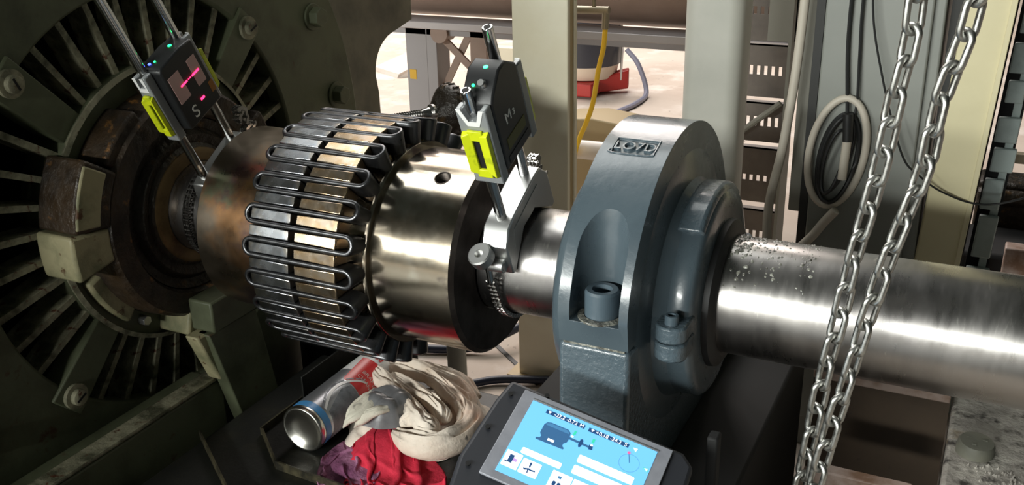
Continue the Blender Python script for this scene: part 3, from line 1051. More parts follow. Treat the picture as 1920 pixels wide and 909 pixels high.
def make_head(name, label, X, tilt, u0, kind):
    t = math.radians(tilt)
    root = thing(name, label, 'laser sensor', (X, 0, 0), rot=(t, 0, 0))

    def loc(b_, nm, m, par=None, **k):
        o = b_.build(nm, m, None, **k)
        o.parent = par or root
        return o
    h = 0.082
    xa, xb = (-0.0105, 0.0235) if kind == 'M' else (-0.008, 0.024)
    q = B()
    pr = [(-0.031, u0), (-0.031, u0 + h - 0.002), (-0.024, u0 + h + 0.006), (-0.004, u0 + h + 0.021), (0.012, u0 + h + 0.021), (0.031, u0 + h + 0.006), (0.031, u0)]
    if kind == 'S':
        pr = [(-0.031, u0), (-0.031, u0 + h), (-0.026, u0 + h + 0.004), (0.010, u0 + h + 0.006), (0.031, u0 + h + 0.004), (0.031, u0)]
    q.prism(pr, lambda y, z: (xa, y, z), lambda y, z: (xb, y, z))
    body = loc(q, 'body', M['black_plastic'], bevel=0.0022)
    xm = (xa + xb) / 2
    ca, cb = (xa, xb - 0.001) if kind == 'M' else (-0.008, 0.011)
    # side clamps round the rods with lime release levers
    for s in (-1, 1):
        q = B()
        zt = u0 + h + 0.001
        cm = (ca + cb) / 2
        q.prism([(ca, u0 - 0.008), (cb, u0 - 0.008), (cb, zt), (cb - 0.0065, zt), (cm + 0.0045, zt - 0.0140), (cm - 0.0045, zt - 0.0140), (ca + 0.0065, zt), (ca, zt)],
                lambda x, z: (x, s * 0.0312, z), lambda x, z: (x, s * 0.044, z))
        cl = loc(q, 'side_clamp', M['clamp'], bevel=0.0016)
        # lever: channel with two flared cheeks and a slot
        y0, y1 = s * 0.0442, s * 0.0525
        z0, z1 = u0 + 0.002, u0 + h - 0.022
        q = B()
        ya, yb = min(y0, y1), max(y0, y1)
        sx = (cb - ca) * 0.5
        for (p0, p1) in ((-0.92, -0.30), (0.22, 0.92)):
            q.hexa([(cm + p0 * sx, s * 0.0442, z0 + 0.006), (cm + p1 * sx, s * 0.0442, z0), (cm + p1 * sx, s * 0.0442, z1), (cm + p0 * sx, s * 0.0442, z1 - 0.003),
                    (cm + p0 * sx * 0.94, s * (0.0505 if p0 < 0 else 0.0475), z0 + 0.008), (cm + p1 * sx * 0.94, s * (0.0475 if p0 < 0 else 0.0505), z0 + 0.003),
                    (cm + p1 * sx * 0.94, s * (0.0475 if p0 < 0 else 0.0505), z1 - 0.003), (cm + p0 * sx * 0.94, s * (0.0505 if p0 < 0 else 0.0475), z1 - 0.006)])
        for (za, zb) in ((z0, z0 + 0.010), (z1 - 0.012, z1)):
            q.box(cm - 0.5 * sx, cm + 0.5 * sx, min(s * 0.0442, s * 0.0478), max(s * 0.0442, s * 0.0478), za, zb)
        o = q.build('release_lever', M['lime'], None, bevel=0.0008)
        o.parent = cl
        q = B()
        q.box(cm - 0.28 * sx, cm + 0.2 * sx, min(s * 0.0442, s * 0.0448), max(s * 0.0442, s * 0.0448), z0 + 0.010, z1 - 0.012)
        o = q.build('lever_slot', M['dark_iron'], None)
        o.parent = cl
        # pale V shaped rim at the top of the clamp
        q = B()
        yo = s * 0.0446
        f0 = lambda x, z: (x, yo, z)
        f1 = lambda x, z: (x, s * 0.0438, z)
        zt = u0 + h + 0.0012
        outer = [(ca + 0.001, zt), (cm - 0.0065, zt - 0.0190), (cm + 0.0065, zt - 0.0190), (cb - 0.002, zt)]
        inner = [(cb - 0.0072, zt), (cm + 0.0043, zt - 0.0138), (cm - 0.0043, zt - 0.0138), (ca + 0.0062, zt)]
        q.prism(outer + inner, f0, f1)
        o = q.build('white_rim', M['white_plastic'], None)
        o.parent = cl
    # status lamps and button on the top
    if kind == 'M':
        dn = Vector((0, 0.015, 0.020)).normalized()
        q = B()
        q.cyl((xm - 0.006, -0.018, u0 + h + 0.0110), (xm - 0.006, -0.0185, u0 + h + 0.0118), 0.0016, n=12)
        loc(q, 'status_lamp', M['led_green'])
        q = B()
        q.cyl((xm + 0.002, -0.001, u0 + h + 0.021), (xm + 0.002, -0.001, u0 + h + 0.0216), 0.0026, n=16)
        loc(q, 'status_lamp', M['led_green'])
        q = B()
        q.lathe([(0, 0.0045), (0.001, 0.0045), (0.004, 0.003), (0.007, 0.0034), (0.007, 0)], (xm + 0.004, -0.0165, u0 + h + 0.0112), (0, -0.5, 0.8), 20)
        loc(q, 'socket', M['alu'], sharp=30)
    else:
        q = B()
        q.cyl((xm - 0.004, -0.022, u0 + h + 0.0046), (xm - 0.004, -0.022, u0 + h + 0.0056), 0.0018, n=12)
        loc(q, 'status_lamp', M['led_blue'], label='blue status lamp')
        q = B()
        q.cyl((xm + 0.0, -0.017, u0 + h + 0.0048), (xm + 0.0, -0.017, u0 + h + 0.0058), 0.0013, n=12)
        loc(q, 'status_lamp', M['led_green'], label='green status lamp')
        q = B()
        q.cyl((xm, 0.012, u0 + h + 0.0055), (xm, 0.012, u0 + h + 0.0066), 0.0024, n=12)
        loc(q, 'status_lamp', M['led_green'], label='green status lamp')
    xf = xb

    def face(x, y, z):
        return (xf + z, x, y)
    if kind == 'M':
        me = text_mesh('M', 0.017, 0.0003)
        for (s_, sz, dy, dz) in (('M', 0.0175, -0.0075, 0.050), ('3', 0.0105, 0.0045, 0.0480)):
            me = text_mesh(s_, sz, 0.0003)
            for v in me.vertices:
                v.co = Vector((xf + v.co.z + 0.0002, v.co.x + dy, v.co.y + u0 + dz))
            me.materials.clear(); me.materials.append(M['print'])
            o = link('face_print', me, None)
            o.parent = root
        q = B()
        q.box(xf, xf + 0.0005, -0.020, 0.022, u0 + 0.018, u0 + 0.031)
        loc(q, 'sticker', M['sticker'])
        q = B()
        q.box(xf, xf + 0.0006, -0.024, 0.024, u0 + 0.004, u0 + 0.012)
        loc(q, 'nameplate', M['case'])
    else:
        me = text_mesh('S', 0.022, 0.0003)
        for v in me.vertices:
            v.co = Vector((xf + v.co.z + 0.0002, v.co.x - 0.0125, v.co.y + u0 + 0.0135))
        me.materials.clear(); me.materials.append(M['print'])
        o = link('face_print', me, None)
        o.parent = root
        for (y0, y1) in ((-0.0265, -0.0075), (0.0085, 0.0235)):
            q = B()
            q.box(xf, xf + 0.0006, y0, y1, u0 + 0.034, u0 + 0.070)
            loc(q, 'sensor_window', M['window'], bevel=0.0003)
        q = B()
        q.box(xf + 0.0006, xf + 0.0011, -0.0145, -0.003, u0 + 0.0505, u0 + 0.0525)
        q.box(xf + 0.0006, xf + 0.0011, -0.001, 0.004, u0 + 0.0510, u0 + 0.0520)
        q.box(xf + 0.0006, xf + 0.0011, 0.006, 0.0195, u0 + 0.0502, u0 + 0.0524)
        loc(q, 'laser_line', M['laser'])
        q = B()
        q.box(xf, xf + 0.0010, 0.0015, 0.0085, u0 + 0.0185, u0 + 0.0215)
        loc(q, 'laser_aperture', M['laser'], bevel=0.0004)
        q = B()
        q.box(xf, xf + 0.0006, 0.0225, 0.0300, u0 + 0.015, u0 + 0.029)
        loc(q, 'warning_sticker', M['amber'])
    return root


make_head('laser_sensor', 'black laser head marked M with lime levers on the rods beside the pillow block', -0.004, 24.0, 0.164, 'M')
make_head('laser_sensor', 'black laser head marked S with a lit red line on the rods beside the motor', -0.414, 26.3, 0.172, 'S')

# ------------------------------------------------------------------ display unit (tablet) leaning on the pillow block foot
TO = Vector((0.1094, -0.2506, -0.011))
TX = Vector((0.9681, 0.0712, -0.2401)).normalized()
TY = Vector((-0.0171, -0.9377, -0.3471)).normalized()
TN = Vector((0.2498, -0.3401, 0.9066)).normalized()


def T(a, b_, h=0.0):
    return TO + TX * a + TY * b_ + TN * h


tab = thing('display_unit', 'rubber cased alignment display with a lit blue screen, leaning against the pillow block', 'display', tuple(T(0.07, 0.05, -0.05)))


def tbox(q, a0, a1, b0, b1, h0, h1):
    return q.hexa([T(a0, b1, h0), T(a1, b1, h0), T(a1, b0, h0), T(a0, b0, h0), T(a0, b1, h1), T(a1, b1, h1), T(a1, b0, h1), T(a0, b0, h1)])


q = B()
oc = [(-0.016, -0.006), (0.148, -0.004), (0.160, 0.006), (0.163, 0.060), (0.158, 0.120), (0.140, 0.128), (0.0, 0.128), (-0.016, 0.122), (-0.023, 0.085), (-0.020, 0.02)]
q.prism(oc, lambda a, c: T(a, c, -0.036), lambda a, c: T(a, c, -0.0015))
tcase = q.build('rubber_case', M['case'], tab, bevel=0.004, seg=3)
q = B()
tbox(q, 0, 0.1393, 0, 0.0935, -0.002, 0.0008)
q.build('bezel', M['bezel'], tab, bevel=0.0006)
q = B()
tbox(q, 0.0112, 0.1275, 0.0078, 0.0860, 0.0008, 0.0011)
scr = q.build('screen', M['screen'], tab)
q = B()
tbox(q, 0.0105, 0.1285, 0.0060, 0.0069, 0.0008, 0.0014)
q.build('screen_edge', M['alu'], tab, label='bright metal edge strip above the screen')
for (a_, c_) in ((-0.010, 0.010), (-0.013, 0.05), (-0.012, 0.09), (0.02, -0.003), (0.152, 0.05)):
    q = B()
    q.cyl(T(a_, c_, -0.002), T(a_, c_, 0.0004), 0.0022, n=10)
    q.build('case_screw', M['dark_iron'], tcase)
for (a_, c_) in ((0.012, 0.105), (0.02, 0.105), (0.03, 0.11)):
    q = B()
    q.cyl(T(a_, c_, -0.002), T(a_, c_, 0.0002), 0.0016, n=10)
    q.build('key', M['bezel'], tcase)


def sbox(name, m, a0, a1, b0, b1, h, r=0.0):
    q = B()
    if r:
        pl = []
        for cx, cy, s in ((a1 - r, b1 - r, 0), (a0 + r, b1 - r, 90), (a0 + r, b0 + r, 180), (a1 - r, b0 + r, 270)):
            for k in range(5):
                an = math.radians(s + 22.5 * k)
                pl.append((cx + r * math.cos(an), cy + r * math.sin(an)))
        q.prism(pl, lambda a, c: T(a, c, h - 0.00012), lambda a, c: T(a, c, h))
    else:
        tbox(q, a0, a1, b0, b1, h - 0.00012, h)
    return q.build(name, m, scr)


def spoly(name, m, pl, h):
    q = B()
    q.prism(pl, lambda a, c: T(a, c, h - 0.0001), lambda a, c: T(a, c, h))
    return q.build(name, m, scr)


def stext(s, size, a, c, m, h=0.0016, bold=0):
    me = text_mesh(s, size, 0.00005)
    for v in me.vertices:
        v.co = T(a + v.co.x, c - v.co.y, h + v.co.z)
    me.materials.clear(); me.materials.append(m)
    return link('screen_text', me, scr)


sbox('value_bar', M['screen_dark'], 0.0262, 0.0627, 0.0112, 0.0152, 0.00130)
sbox('value_bar', M['screen_dark'], 0.0664, 0.1035, 0.0117, 0.0156, 0.00130)
spoly('arrow_mark', M['screen_white'], [(0.0282, 0.0120), (0.0312, 0.0120), (0.0297, 0.0146)], 0.0015)
spoly('arrow_mark', M['screen_white'], [(0.0685, 0.0124), (0.0715, 0.0124), (0.0700, 0.0150)], 0.0015)
stext('-22.2', 0.0050, 0.0390, 0.0133, M['screen_white'])
stext('-0.72', 0.0050, 0.0505, 0.0133, M['screen_white'])
stext('M', 0.0050, 0.0597, 0.0133, M['screen_white'])
stext('+0.18', 0.0050, 0.0790, 0.0138, M['screen_white'])
stext('-24.2', 0.0050, 0.0915, 0.0138, M['screen_white'])
stext('S', 0.0050, 0.1007, 0.0138, M['screen_white'])
# machine drawing: motor, foot, shaft, disc, two sensors
spoly('motor_drawing', M['screen_motor'], [(0.0300, 0.0262), (0.0318, 0.0232), (0.0350, 0.0222), (0.0510, 0.0222), (0.0540, 0.0245), (0.0550, 0.0300), (0.0545, 0.0345),
                                           (0.0522, 0.0372), (0.0524, 0.0396), (0.0546, 0.0412), (0.0540, 0.0426), (0.0290, 0.0432), (0.0284, 0.0416), (0.0318, 0.0402), (0.0320, 0.0385), (0.0300, 0.0355)], 0.00135)
spoly('motor_drawing', M['screen_mid'], [(0.0318, 0.0246), (0.0345, 0.0232), (0.0505, 0.0232), (0.0530, 0.0250), (0.0530, 0.0262), (0.0318, 0.0262)], 0.0015)
sbox('drawing_plate', M['screen_white'], 0.0385, 0.0445, 0.0378, 0.0402, 0.0016, 0.0004)
spoly('shaft_drawing', M['screen_motor'], [(0.0545, 0.0285), (0.0740, 0.0292), (0.0740, 0.0312), (0.0545, 0.0308)], 0.00140)
spoly('disc_drawing', M['screen_dark'], [(0.0640, 0.0265), (0.0655, 0.0255), (0.0668, 0.0268), (0.0672, 0.0300), (0.0664, 0.0338), (0.0650, 0.0345), (0.0640, 0.0325)], 0.0015)
spoly('bracket_drawing', M['screen_dark'], [(0.0725, 0.0280), (0.0760, 0.0280), (0.0768, 0.0318), (0.0735, 0.0326)], 0.0015)
sbox('bracket_drawing', M['screen_white'], 0.0554, 0.0576, 0.0262, 0.0280, 0.0015, 0.0003)
sbox('bracket_drawing', M['screen_white'], 0.0738, 0.0758, 0.0270, 0.0286, 0.0016, 0.0003)
sbox('sensor_drawing', M['screen_green'], 0.0562, 0.0584, 0.0205, 0.0252, 0.0015, 0.0006)
sbox('sensor_drawing', M['screen_green'], 0.0733, 0.0757, 0.0208, 0.0254, 0.0015, 0.0006)
# blank fields and icons
sbox('text_field', M['screen_white'], 0.0230, 0.0592, 0.0553, 0.0614, 0.0014, 0.0014)
sbox('text_field', M['screen_white'], 0.0690, 0.1186, 0.0402, 0.0482, 0.0014, 0.0014)
sbox('text_field', M['screen_white'], 0.0688, 0.1120, 0.0512, 0.0600, 0.0014, 0.0014)
sbox('icon_tile', M['screen_white'], 0.0125, 0.0270, 0.0630, 0.0790, 0.0014, 0.0008)
sbox('icon_tile', M['screen_white'], 0.0282, 0.0448, 0.0645, 0.0792, 0.0014, 0.0008)
sbox('icon_tile', M['screen_white'], 0.0550, 0.0728, 0.0638, 0.0840, 0.0014, 0.0008)
sbox('icon_tile', M['screen_white'], 0.0738, 0.0900, 0.0640, 0.0840, 0.0014, 0.0008)
sbox('icon_mark', M['screen_dark'], 0.0165, 0.0205, 0.0665, 0.0745, 0.0016)
sbox('icon_mark', M['screen_lilac'], 0.0205, 0.0240, 0.0690, 0.0720, 0.0016)
sbox('icon_mark', M['screen_dark'], 0.0140, 0.0170, 0.0738, 0.0748, 0.0016)
spoly('icon_mark', M['screen_dark'], [(0.0350, 0.0665), (0.0368, 0.0665), (0.0366, 0.0705), (0.0359, 0.0720), (0.0352, 0.0705)], 0.0016)
spoly('icon_mark', M['screen_dark'], [(0.0312, 0.0738), (0.0340, 0.0730), (0.0359, 0.0722), (0.0380, 0.0728), (0.0416, 0.0722), (0.0420, 0.0736), (0.0380, 0.0742), (0.0362, 0.0738), (0.0366, 0.0768),
                                     (0.0356, 0.0770), (0.0352, 0.0742), (0.0325, 0.0752)], 0.0016)
for k in range(3):
    sbox('icon_mark', M['screen_dark'], 0.0585 + 0.0042 * k, 0.0615 + 0.0042 * k, 0.0735, 0.0780, 0.0016, 0.0012)
sbox('icon_mark', M['screen_mid'], 0.0610, 0.0640, 0.0675, 0.0700, 0.0016)
# dial
q = B()
q.ring([(0.1094 + 0.0088 * math.cos(2 * PI * k / 40), 0.0292 + 0.0088 * math.sin(2 * PI * k / 40)) for k in range(40)],
       [(0.1094 + 0.0086 * math.cos(2 * PI * k / 40), 0.0292 + 0.0086 * math.sin(2 * PI * k / 40)) for k in range(40)],
       lambda a, c: T(a, c, 0.0012), lambda a, c: T(a, c, 0.0013))
q.build('dial_ring', M['screen_mid'], scr)
spoly('dial_hand', M['screen_dark'], [(0.1057, 0.0205), (0.1061, 0.0203), (0.1097, 0.0290), (0.1093, 0.0292)], 0.0015)
spoly('dial_knob', M['screen_pink'], [(0.1059 + 0.0014 * math.cos(2 * PI * k / 14), 0.0200 + 0.0014 * math.sin(2 * PI * k / 14)) for k in range(14)], 0.0016)
spoly('level_mark', M['screen_white'], [(0.1075, 0.0135), (0.1115, 0.0130), (0.1107, 0.0168)], 0.0015)
spoly('level_mark', M['screen_green'], [(0.1215, 0.0280), (0.1262, 0.0268), (0.1262, 0.0312)], 0.00145)
spoly('level_mark', M['screen_white'], [(0.1226, 0.0282), (0.1256, 0.0275), (0.1256, 0.0304)], 0.0016)

# ------------------------------------------------------------------ lifting chain: two strands of links
def stadium(Lin, wire, win, n=10):
    r = win / 2 + wire / 2
    hl = Lin / 2 + wire / 2 - r
    pts = []
    for k in range(n + 1):
        a = PI * k / n
        pts.append((r * math.cos(a), 0, hl + r * math.sin(a)))
    for k in range(n + 1):
        a = PI + PI * k / n
        pts.append((r * math.cos(a), 0, -hl + r * math.sin(a)))
    return pts


WIRE, PITCH = 0.0056, 0.0243
LM = B().tube(stadium(PITCH, WIRE, 0.0078), WIRE / 2, 10, closed=True).mesh('chain_link', M['galv'], sharp=80)


def strand(label, pts, phase):
    pts = spline([Vector(p) for p in pts], 12)
    d = [0.0]
    for p0, p1 in zip(pts[:-1], pts[1:]):
        d.append(d[-1] + (p1 - p0).length)
    root = thing('lifting_chain', label, 'chain', tuple(pts[0]), group='galvanised chain strands')

    def at(s):
        for i in range(len(d) - 1):
            if d[i + 1] >= s:
                t = (s - d[i]) / (d[i + 1] - d[i])
                return pts[i].lerp(pts[i + 1], t), (pts[i + 1] - pts[i]).normalized()
        return pts[-1], (pts[-1] - pts[-2]).normalized()
    n = int(d[-1] / PITCH)
    rnd = random.Random(int(phase * 100))
    for k in range(n):
        p, t = at((k + 0.5) * PITCH)
        z = -t
        x = Vector((0.92, 0.39, 0))
        a = math.radians((8 if k % 2 == 0 else 98) + phase + rnd.uniform(-9, 9))
        x = (x - z * x.dot(z)).normalized()
        y = z.cross(x)
        x2 = x * math.cos(a) + y * math.sin(a)
        y2 = z.cross(x2)
        mm = Matrix((x2, y2, z)).transposed().to_4x4()
        mm.translation = p
        o = bpy.data.objects.new('chain_link', LM)
        COL.objects.link(o)
        o.parent = root
        o.matrix_parent_inverse = root.matrix_basis.inverted()
        o.matrix_basis = mm
    return root


strand('left strand of galvanised lifting chain hanging before the grey cabinet and shaft',
       [(0.402, -0.14, 0.62), (0.394, -0.14, 0.48), (0.388, -0.14, 0.370), (0.385, -0.14, 0.334), (0.384, -0.14, 0.294), (0.378, -0.14, 0.245), (0.376, -0.14, 0.218), (0.369, -0.14, 0.164), (0.361, -0.14, 0.112), (0.355, -0.14, 0.056),
        (0.348, -0.14, 0.003), (0.342, -0.14, -0.064), (0.336, -0.14, -0.129), (0.332, -0.14, -0.17)], 18)
strand('right strand of galvanised lifting chain hanging before the cream column',
       [(0.462, -0.165, 0.62), (0.444, -0.165, 0.48), (0.430, -0.165, 0.375), (0.426, -0.165, 0.335), (0.4225, -0.165, 0.306), (0.412, -0.165, 0.257), (0.408, -0.165, 0.210), (0.3985, -0.165, 0.166), (0.389, -0.165, 0.124), (0.379, -0.165, 0.070),
        (0.3715, -0.165, 0.023), (0.3615, -0.165, -0.036), (0.3535, -0.165, -0.094), (0.350, -0.165, -0.112), (0.346, -0.165, -0.16)], 14)

# ------------------------------------------------------------------ spray can
CX_, CZ_, CR = -0.3085, BZ + 0.0335, 0.0325
can = thing('spray_can', 'silver spray can with a red band lying on its side next to the rags', 'spray can', (CX_, 0.03, BZ))
Y0, Y1 = -0.064, 0.132
b = B()
b.lathe([(0.004, CR * 0.985), (0.010, CR), (0.112, CR)], (CX_, Y0, CZ_), (0, 1, 0), 56)
b.build('can_body', M['can'], can)
b = B()
b.lathe([(0, 0), (0.0045, 0.0), (0.0042, 0.009), (0.0025, 0.018), (-0.001, 0.0255), (-0.0035, 0.0285), (-0.0045, 0.0305), (-0.003, 0.0322), (0.0, 0.0330), (0.003, 0.0330), (0.005, 0.0322)][1:],
        (CX_, Y0, CZ_), (0, 1, 0), 56)
b.build('can_base', M['can_base'], can, sharp=70, label='bare domed metal base')
b = B()
b.lathe([(0.0048, CR * 1.0), (0.005, CR * 1.006), (0.0165, CR * 1.008), (0.0168, CR)], (CX_, Y0, CZ_), (0, 1, 0), 56)
b.build('blue_ring', M['can_blue'], can)
b = B()
b.lathe([(0.112, CR * 1.001), (0.166, CR * 1.001), (0.171, CR * 0.97), (0.180, 0.024), (0.186, 0.014), (0.194, 0.0135), (0.196, 0.010), (0.196, 0)], (CX_, Y0, CZ_), (0, 1, 0), 56)
b.build('can_top', M['can_white'], can)


def on_can(y, s, h=0.0):
    """y along the can from its base, s arc length from the crown towards the viewer side"""
    a = s / CR
    # crown direction: up and towards the viewer
    return Vector((CX_ + (CR + h) * math.sin(a), Y0 + y, CZ_ + (CR + h) * math.cos(a)))


def can_patch(name, m, pts, h=0.0003, nu=10):
    """pts: list of (y, s_start, s_end) rows"""
    q = B()
    for (row0, row1) in zip(pts[:-1], pts[1:]):
        v0 = [on_can(row0[0], row0[1] + (row0[2] - row0[1]) * k / nu, h) for k in range(nu + 1)]
        v1 = [on_can(row1[0], row1[1] + (row1[2] - row1[1]) * k / nu, h) for k in range(nu + 1)]
        q.add(v0 + v1, [(k, k + 1, nu + 2 + k, nu + 1 + k) for k in range(nu)])
    return q.build(name, m, can)


can_patch('red_band', M['can_red'], [(0.085, 0.006, 0.075), (0.090, 0.004, 0.075), (0.148, -0.004, 0.075)], 0.0004)
can_patch('dark_print', M['can_dark'], [(0.022, 0.030, 0.095), (0.045, 0.022, 0.095), (0.066, 0.016, 0.095), (0.082, 0.020, 0.095), (0.10, 0.034, 0.095), (0.112, 0.05, 0.095)], 0.0003, 14)
q = B()
arc = [(0.020, 0.022), (0.040, 0.012), (0.060, 0.007), (0.080, 0.010), (0.098, 0.020), (0.108, 0.03)]
pa = spline([(y, s, 0) for y, s in arc], 6)
for s_off, w, m, nm in ((0.0, 0.0042, M['can_white'], 'white_swoosh'), (-0.0045, 0.0030, M['can_dark'], 'dark_swoosh')):
    q = B()
    for i, (p0, p1) in enumerate(zip(pa[:-1], pa[1:])):
        if nm == 'dark_swoosh' and i % 4 == 3:
            continue
        q.add([on_can(p0.x, p0.y + s_off, 0.0006), on_can(p0.x, p0.y + s_off + w, 0.0006), on_can(p1.x, p1.y + s_off + w, 0.0006), on_can(p1.x, p1.y + s_off, 0.0006)], [(0, 1, 2, 3)])
    q.build(nm, m, can)


def ctext(s, size, y, sc, m):
    me = text_mesh(s, size, 0.0001)
    for v in me.vertices:
        # lettering reads across the can: x runs round the body, up runs to the top of the can
        v.co = on_can(y + v.co.y, sc + v.co.x, 0.0007)
    me.materials.clear(); me.materials.append(m)
    return link('can_lettering', me, can)


ctext('BRAKE', 0.0095, 0.118, 0.030, M['print'])
ctext('CLEANER', 0.0085, 0.107, 0.033, M['print'])
ctext('500 ml', 0.006, 0.026, 0.040, M['can_dark'])
for k in range(2):
    q = B()
    for sgn in (-1, 1):
        y_, s_ = 0.160, 0.016 + sgn * 0.0032 + k * 0.0
        q.add([on_can(y_ - 0.004 + 0.0045 * k, s_ - 0.0026, 0.0007), on_can(y_ - 0.001 + 0.0045 * k, s_ - 0.0026, 0.0007), on_can(y_ - 0.003 + 0.0045 * k, s_, 0.0007), on_can(y_ - 0.006 + 0.0045 * k, s_, 0.0007)], [(0, 1, 2, 3)])
        q.add([on_can(y_ - 0.006 + 0.0045 * k, s_, 0.0007), on_can(y_ - 0.003 + 0.0045 * k, s_, 0.0007), on_can(y_ - 0.001 + 0.0045 * k, s_ + 0.0026, 0.0007), on_can(y_ - 0.004 + 0.0045 * k, s_ + 0.0026, 0.0007)], [(0, 1, 2, 3)])
    q.build('can_emblem', M['can_red'], can)


# ------------------------------------------------------------------ rags: sheets crumpled by a small cloth solver
def crumple(nx, ny, rest, start, contain, ground, iters=260, seed=1, bend=0.12, grav=0.00010):
    """rest: spacing of the flat sheet; start(u, v) -> position; contain(P) pushes points back; ground(x, y) -> height"""
    rng = np.random.RandomState(seed)
    U, V = np.meshgrid(np.linspace(0, 1, nx), np.linspace(0, 1, ny), indexing='ij')
    P = start(U, V)
    P[..., 2] += rng.rand(nx, ny) * 0.004
    Q = P.copy()
    cons = []
    def add(di, dj, length, w):
        i0, i1 = max(0, -di), nx - max(0, di)
        j0, j1 = max(0, -dj), ny - max(0, dj)
        # colour the set so that no two constraints of a batch share a vertex
        par = abs(di) + 0 if di else abs(dj)
        for c in range(2 * par if di else 2 * abs(dj)):
            pass
        I, J = np.meshgrid(np.arange(i0, i1), np.arange(j0, j1), indexing='ij')
        key = ((I // abs(di)) % 2) if di else ((J // abs(dj)) % 2)
        for kk in (0, 1):
            s = key == kk
            a = (I[s], J[s]); c = (I[s] + di, J[s] + dj)
            cons.append((a, c, length, w))
    add(1, 0, rest, 1.0); add(0, 1, rest, 1.0)
    add(1, 1, rest * 1.4142, 0.5); add(1, -1, rest * 1.4142, 0.5)
    add(2, 0, rest * 2, bend); add(0, 2, rest * 2, bend)
    add(4, 0, rest * 4, bend * 0.5); add(0, 4, rest * 4, bend * 0.5)
    for it in range(iters):
        vel = (P - Q) * 0.90
        Q = P.copy()
        P = P + vel
        P[..., 2] -= grav
        for (a, c, L, w) in cons:
            d = P[c] - P[a]
            l = np.sqrt((d * d).sum(-1)) + 1e-9
            # folds may close up: long range constraints only resist sharp bending
            k = (0.5 * w * (l - L) / l)[:, None] * d
            P[a] += k
            P[c] -= k
        P = contain(P)
        g = ground(P[..., 0], P[..., 1])
        low = P[..., 2] < g
        P[..., 2] = np.where(low, g, P[..., 2])
        Q[low] = Q[low] * 0.3 + P[low] * 0.7
    for _ in range(4):
        S = P.copy()
        S[1:-1, 1:-1] = 0.5 * P[1:-1, 1:-1] + 0.125 * (P[2:, 1:-1] + P[:-2, 1:-1] + P[1:-1, 2:] + P[1:-1, :-2])
        P = S
    return P


def cloth_object(name, P, m, thick, label, cat, group=None, parent=None, sub=1):
    nx, ny, _ = P.shape
    idx = np.arange(nx * ny).reshape(nx, ny)
    f = np.stack([idx[:-1, :-1], idx[1:, :-1], idx[1:, 1:], idx[:-1, 1:]], -1).reshape(-1, 4)
    me = bpy.data.meshes.new(name)
    me.from_pydata(P.reshape(-1, 3).tolist(), [], f.tolist())
    me.polygons.foreach_set('use_smooth', [True] * len(me.polygons))
    me.materials.append(m)
    o = bpy.data.objects.new(name, me)
    COL.objects.link(o)
    sd = o.modifiers.new('thick', 'SOLIDIFY')
    sd.thickness = thick
    sd.offset = 1
    ss = o.modifiers.new('smooth', 'SUBSURF')
    ss.levels = ss.render_levels = sub
    tag(o, label, cat, group)
    return o


def heap(cx, cy, rx, ry, h, base=BZ + 0.002):
    def g(x, y):
        d = ((x - cx) / rx) ** 2 + ((y - cy) / ry) ** 2
        return base + h * np.clip(1 - d, 0, 1) ** 0.8
    return g


def ellipse_contain(cx, cy, rx, ry, rot=0.0, top=None):
    c, s = math.cos(rot), math.sin(rot)
    def f(P):
        dx, dy = P[..., 0] - cx, P[..., 1] - cy
        u, v = c * dx + s * dy, -s * dx + c * dy
        r = np.sqrt((u / rx) ** 2 + (v / ry) ** 2)
        k = np.where(r > 1, 1 + (1 / np.maximum(r, 1e-6) - 1) * 0.5, 1.0)
        u, v = u * k, v * k
        P[..., 0] = cx + c * u - s * v
        P[..., 1] = cy + s * u + c * v
        if top is not None:
            P[..., 2] = np.where(P[..., 2] > top, P[..., 2] * 0.8 + top * 0.2, P[..., 2])
        return P
    return f


def billow(t, p=0.75):
    return abs(math.sin(t)) ** p


def heap_mesh(cx, cy, rx, ry, rot, zb, zt, ripple, nr=60, na=150, edge=0.10, power=3.0):
    """a gathered piece of cloth: domed sheet with folds, its border tucked down onto what it lies on"""
    vs, fs = [], []
    c, s_ = math.cos(rot), math.sin(rot)
    for i in range(nr + 1):
        r = i / nr
        for k in range(na):
            a = 2 * PI * k / na
            ro = 1 + edge * (0.6 * math.sin(3 * a + 0.7) + 0.5 * math.sin(5 * a + 2.1) + 0.3 * math.sin(9 * a))
            u, v = rx * r * ro * math.cos(a), ry * r * ro * math.sin(a)
            z = zb + (zt - zb) * (1 - r ** power)
            z += ripple(u, v, r, a) * (1 - r ** 6) * min(1.0, 0.35 + r * 2)
            vs.append((cx + c * u - s_ * v, cy + s_ * u + c * v, max(z, zb)))
    for i in range(nr):
        for k in range(na):
            k2 = (k + 1) % na
            fs.append((i * na + k, (i + 1) * na + k, (i + 1) * na + k2, i * na + k2))
    return vs, fs


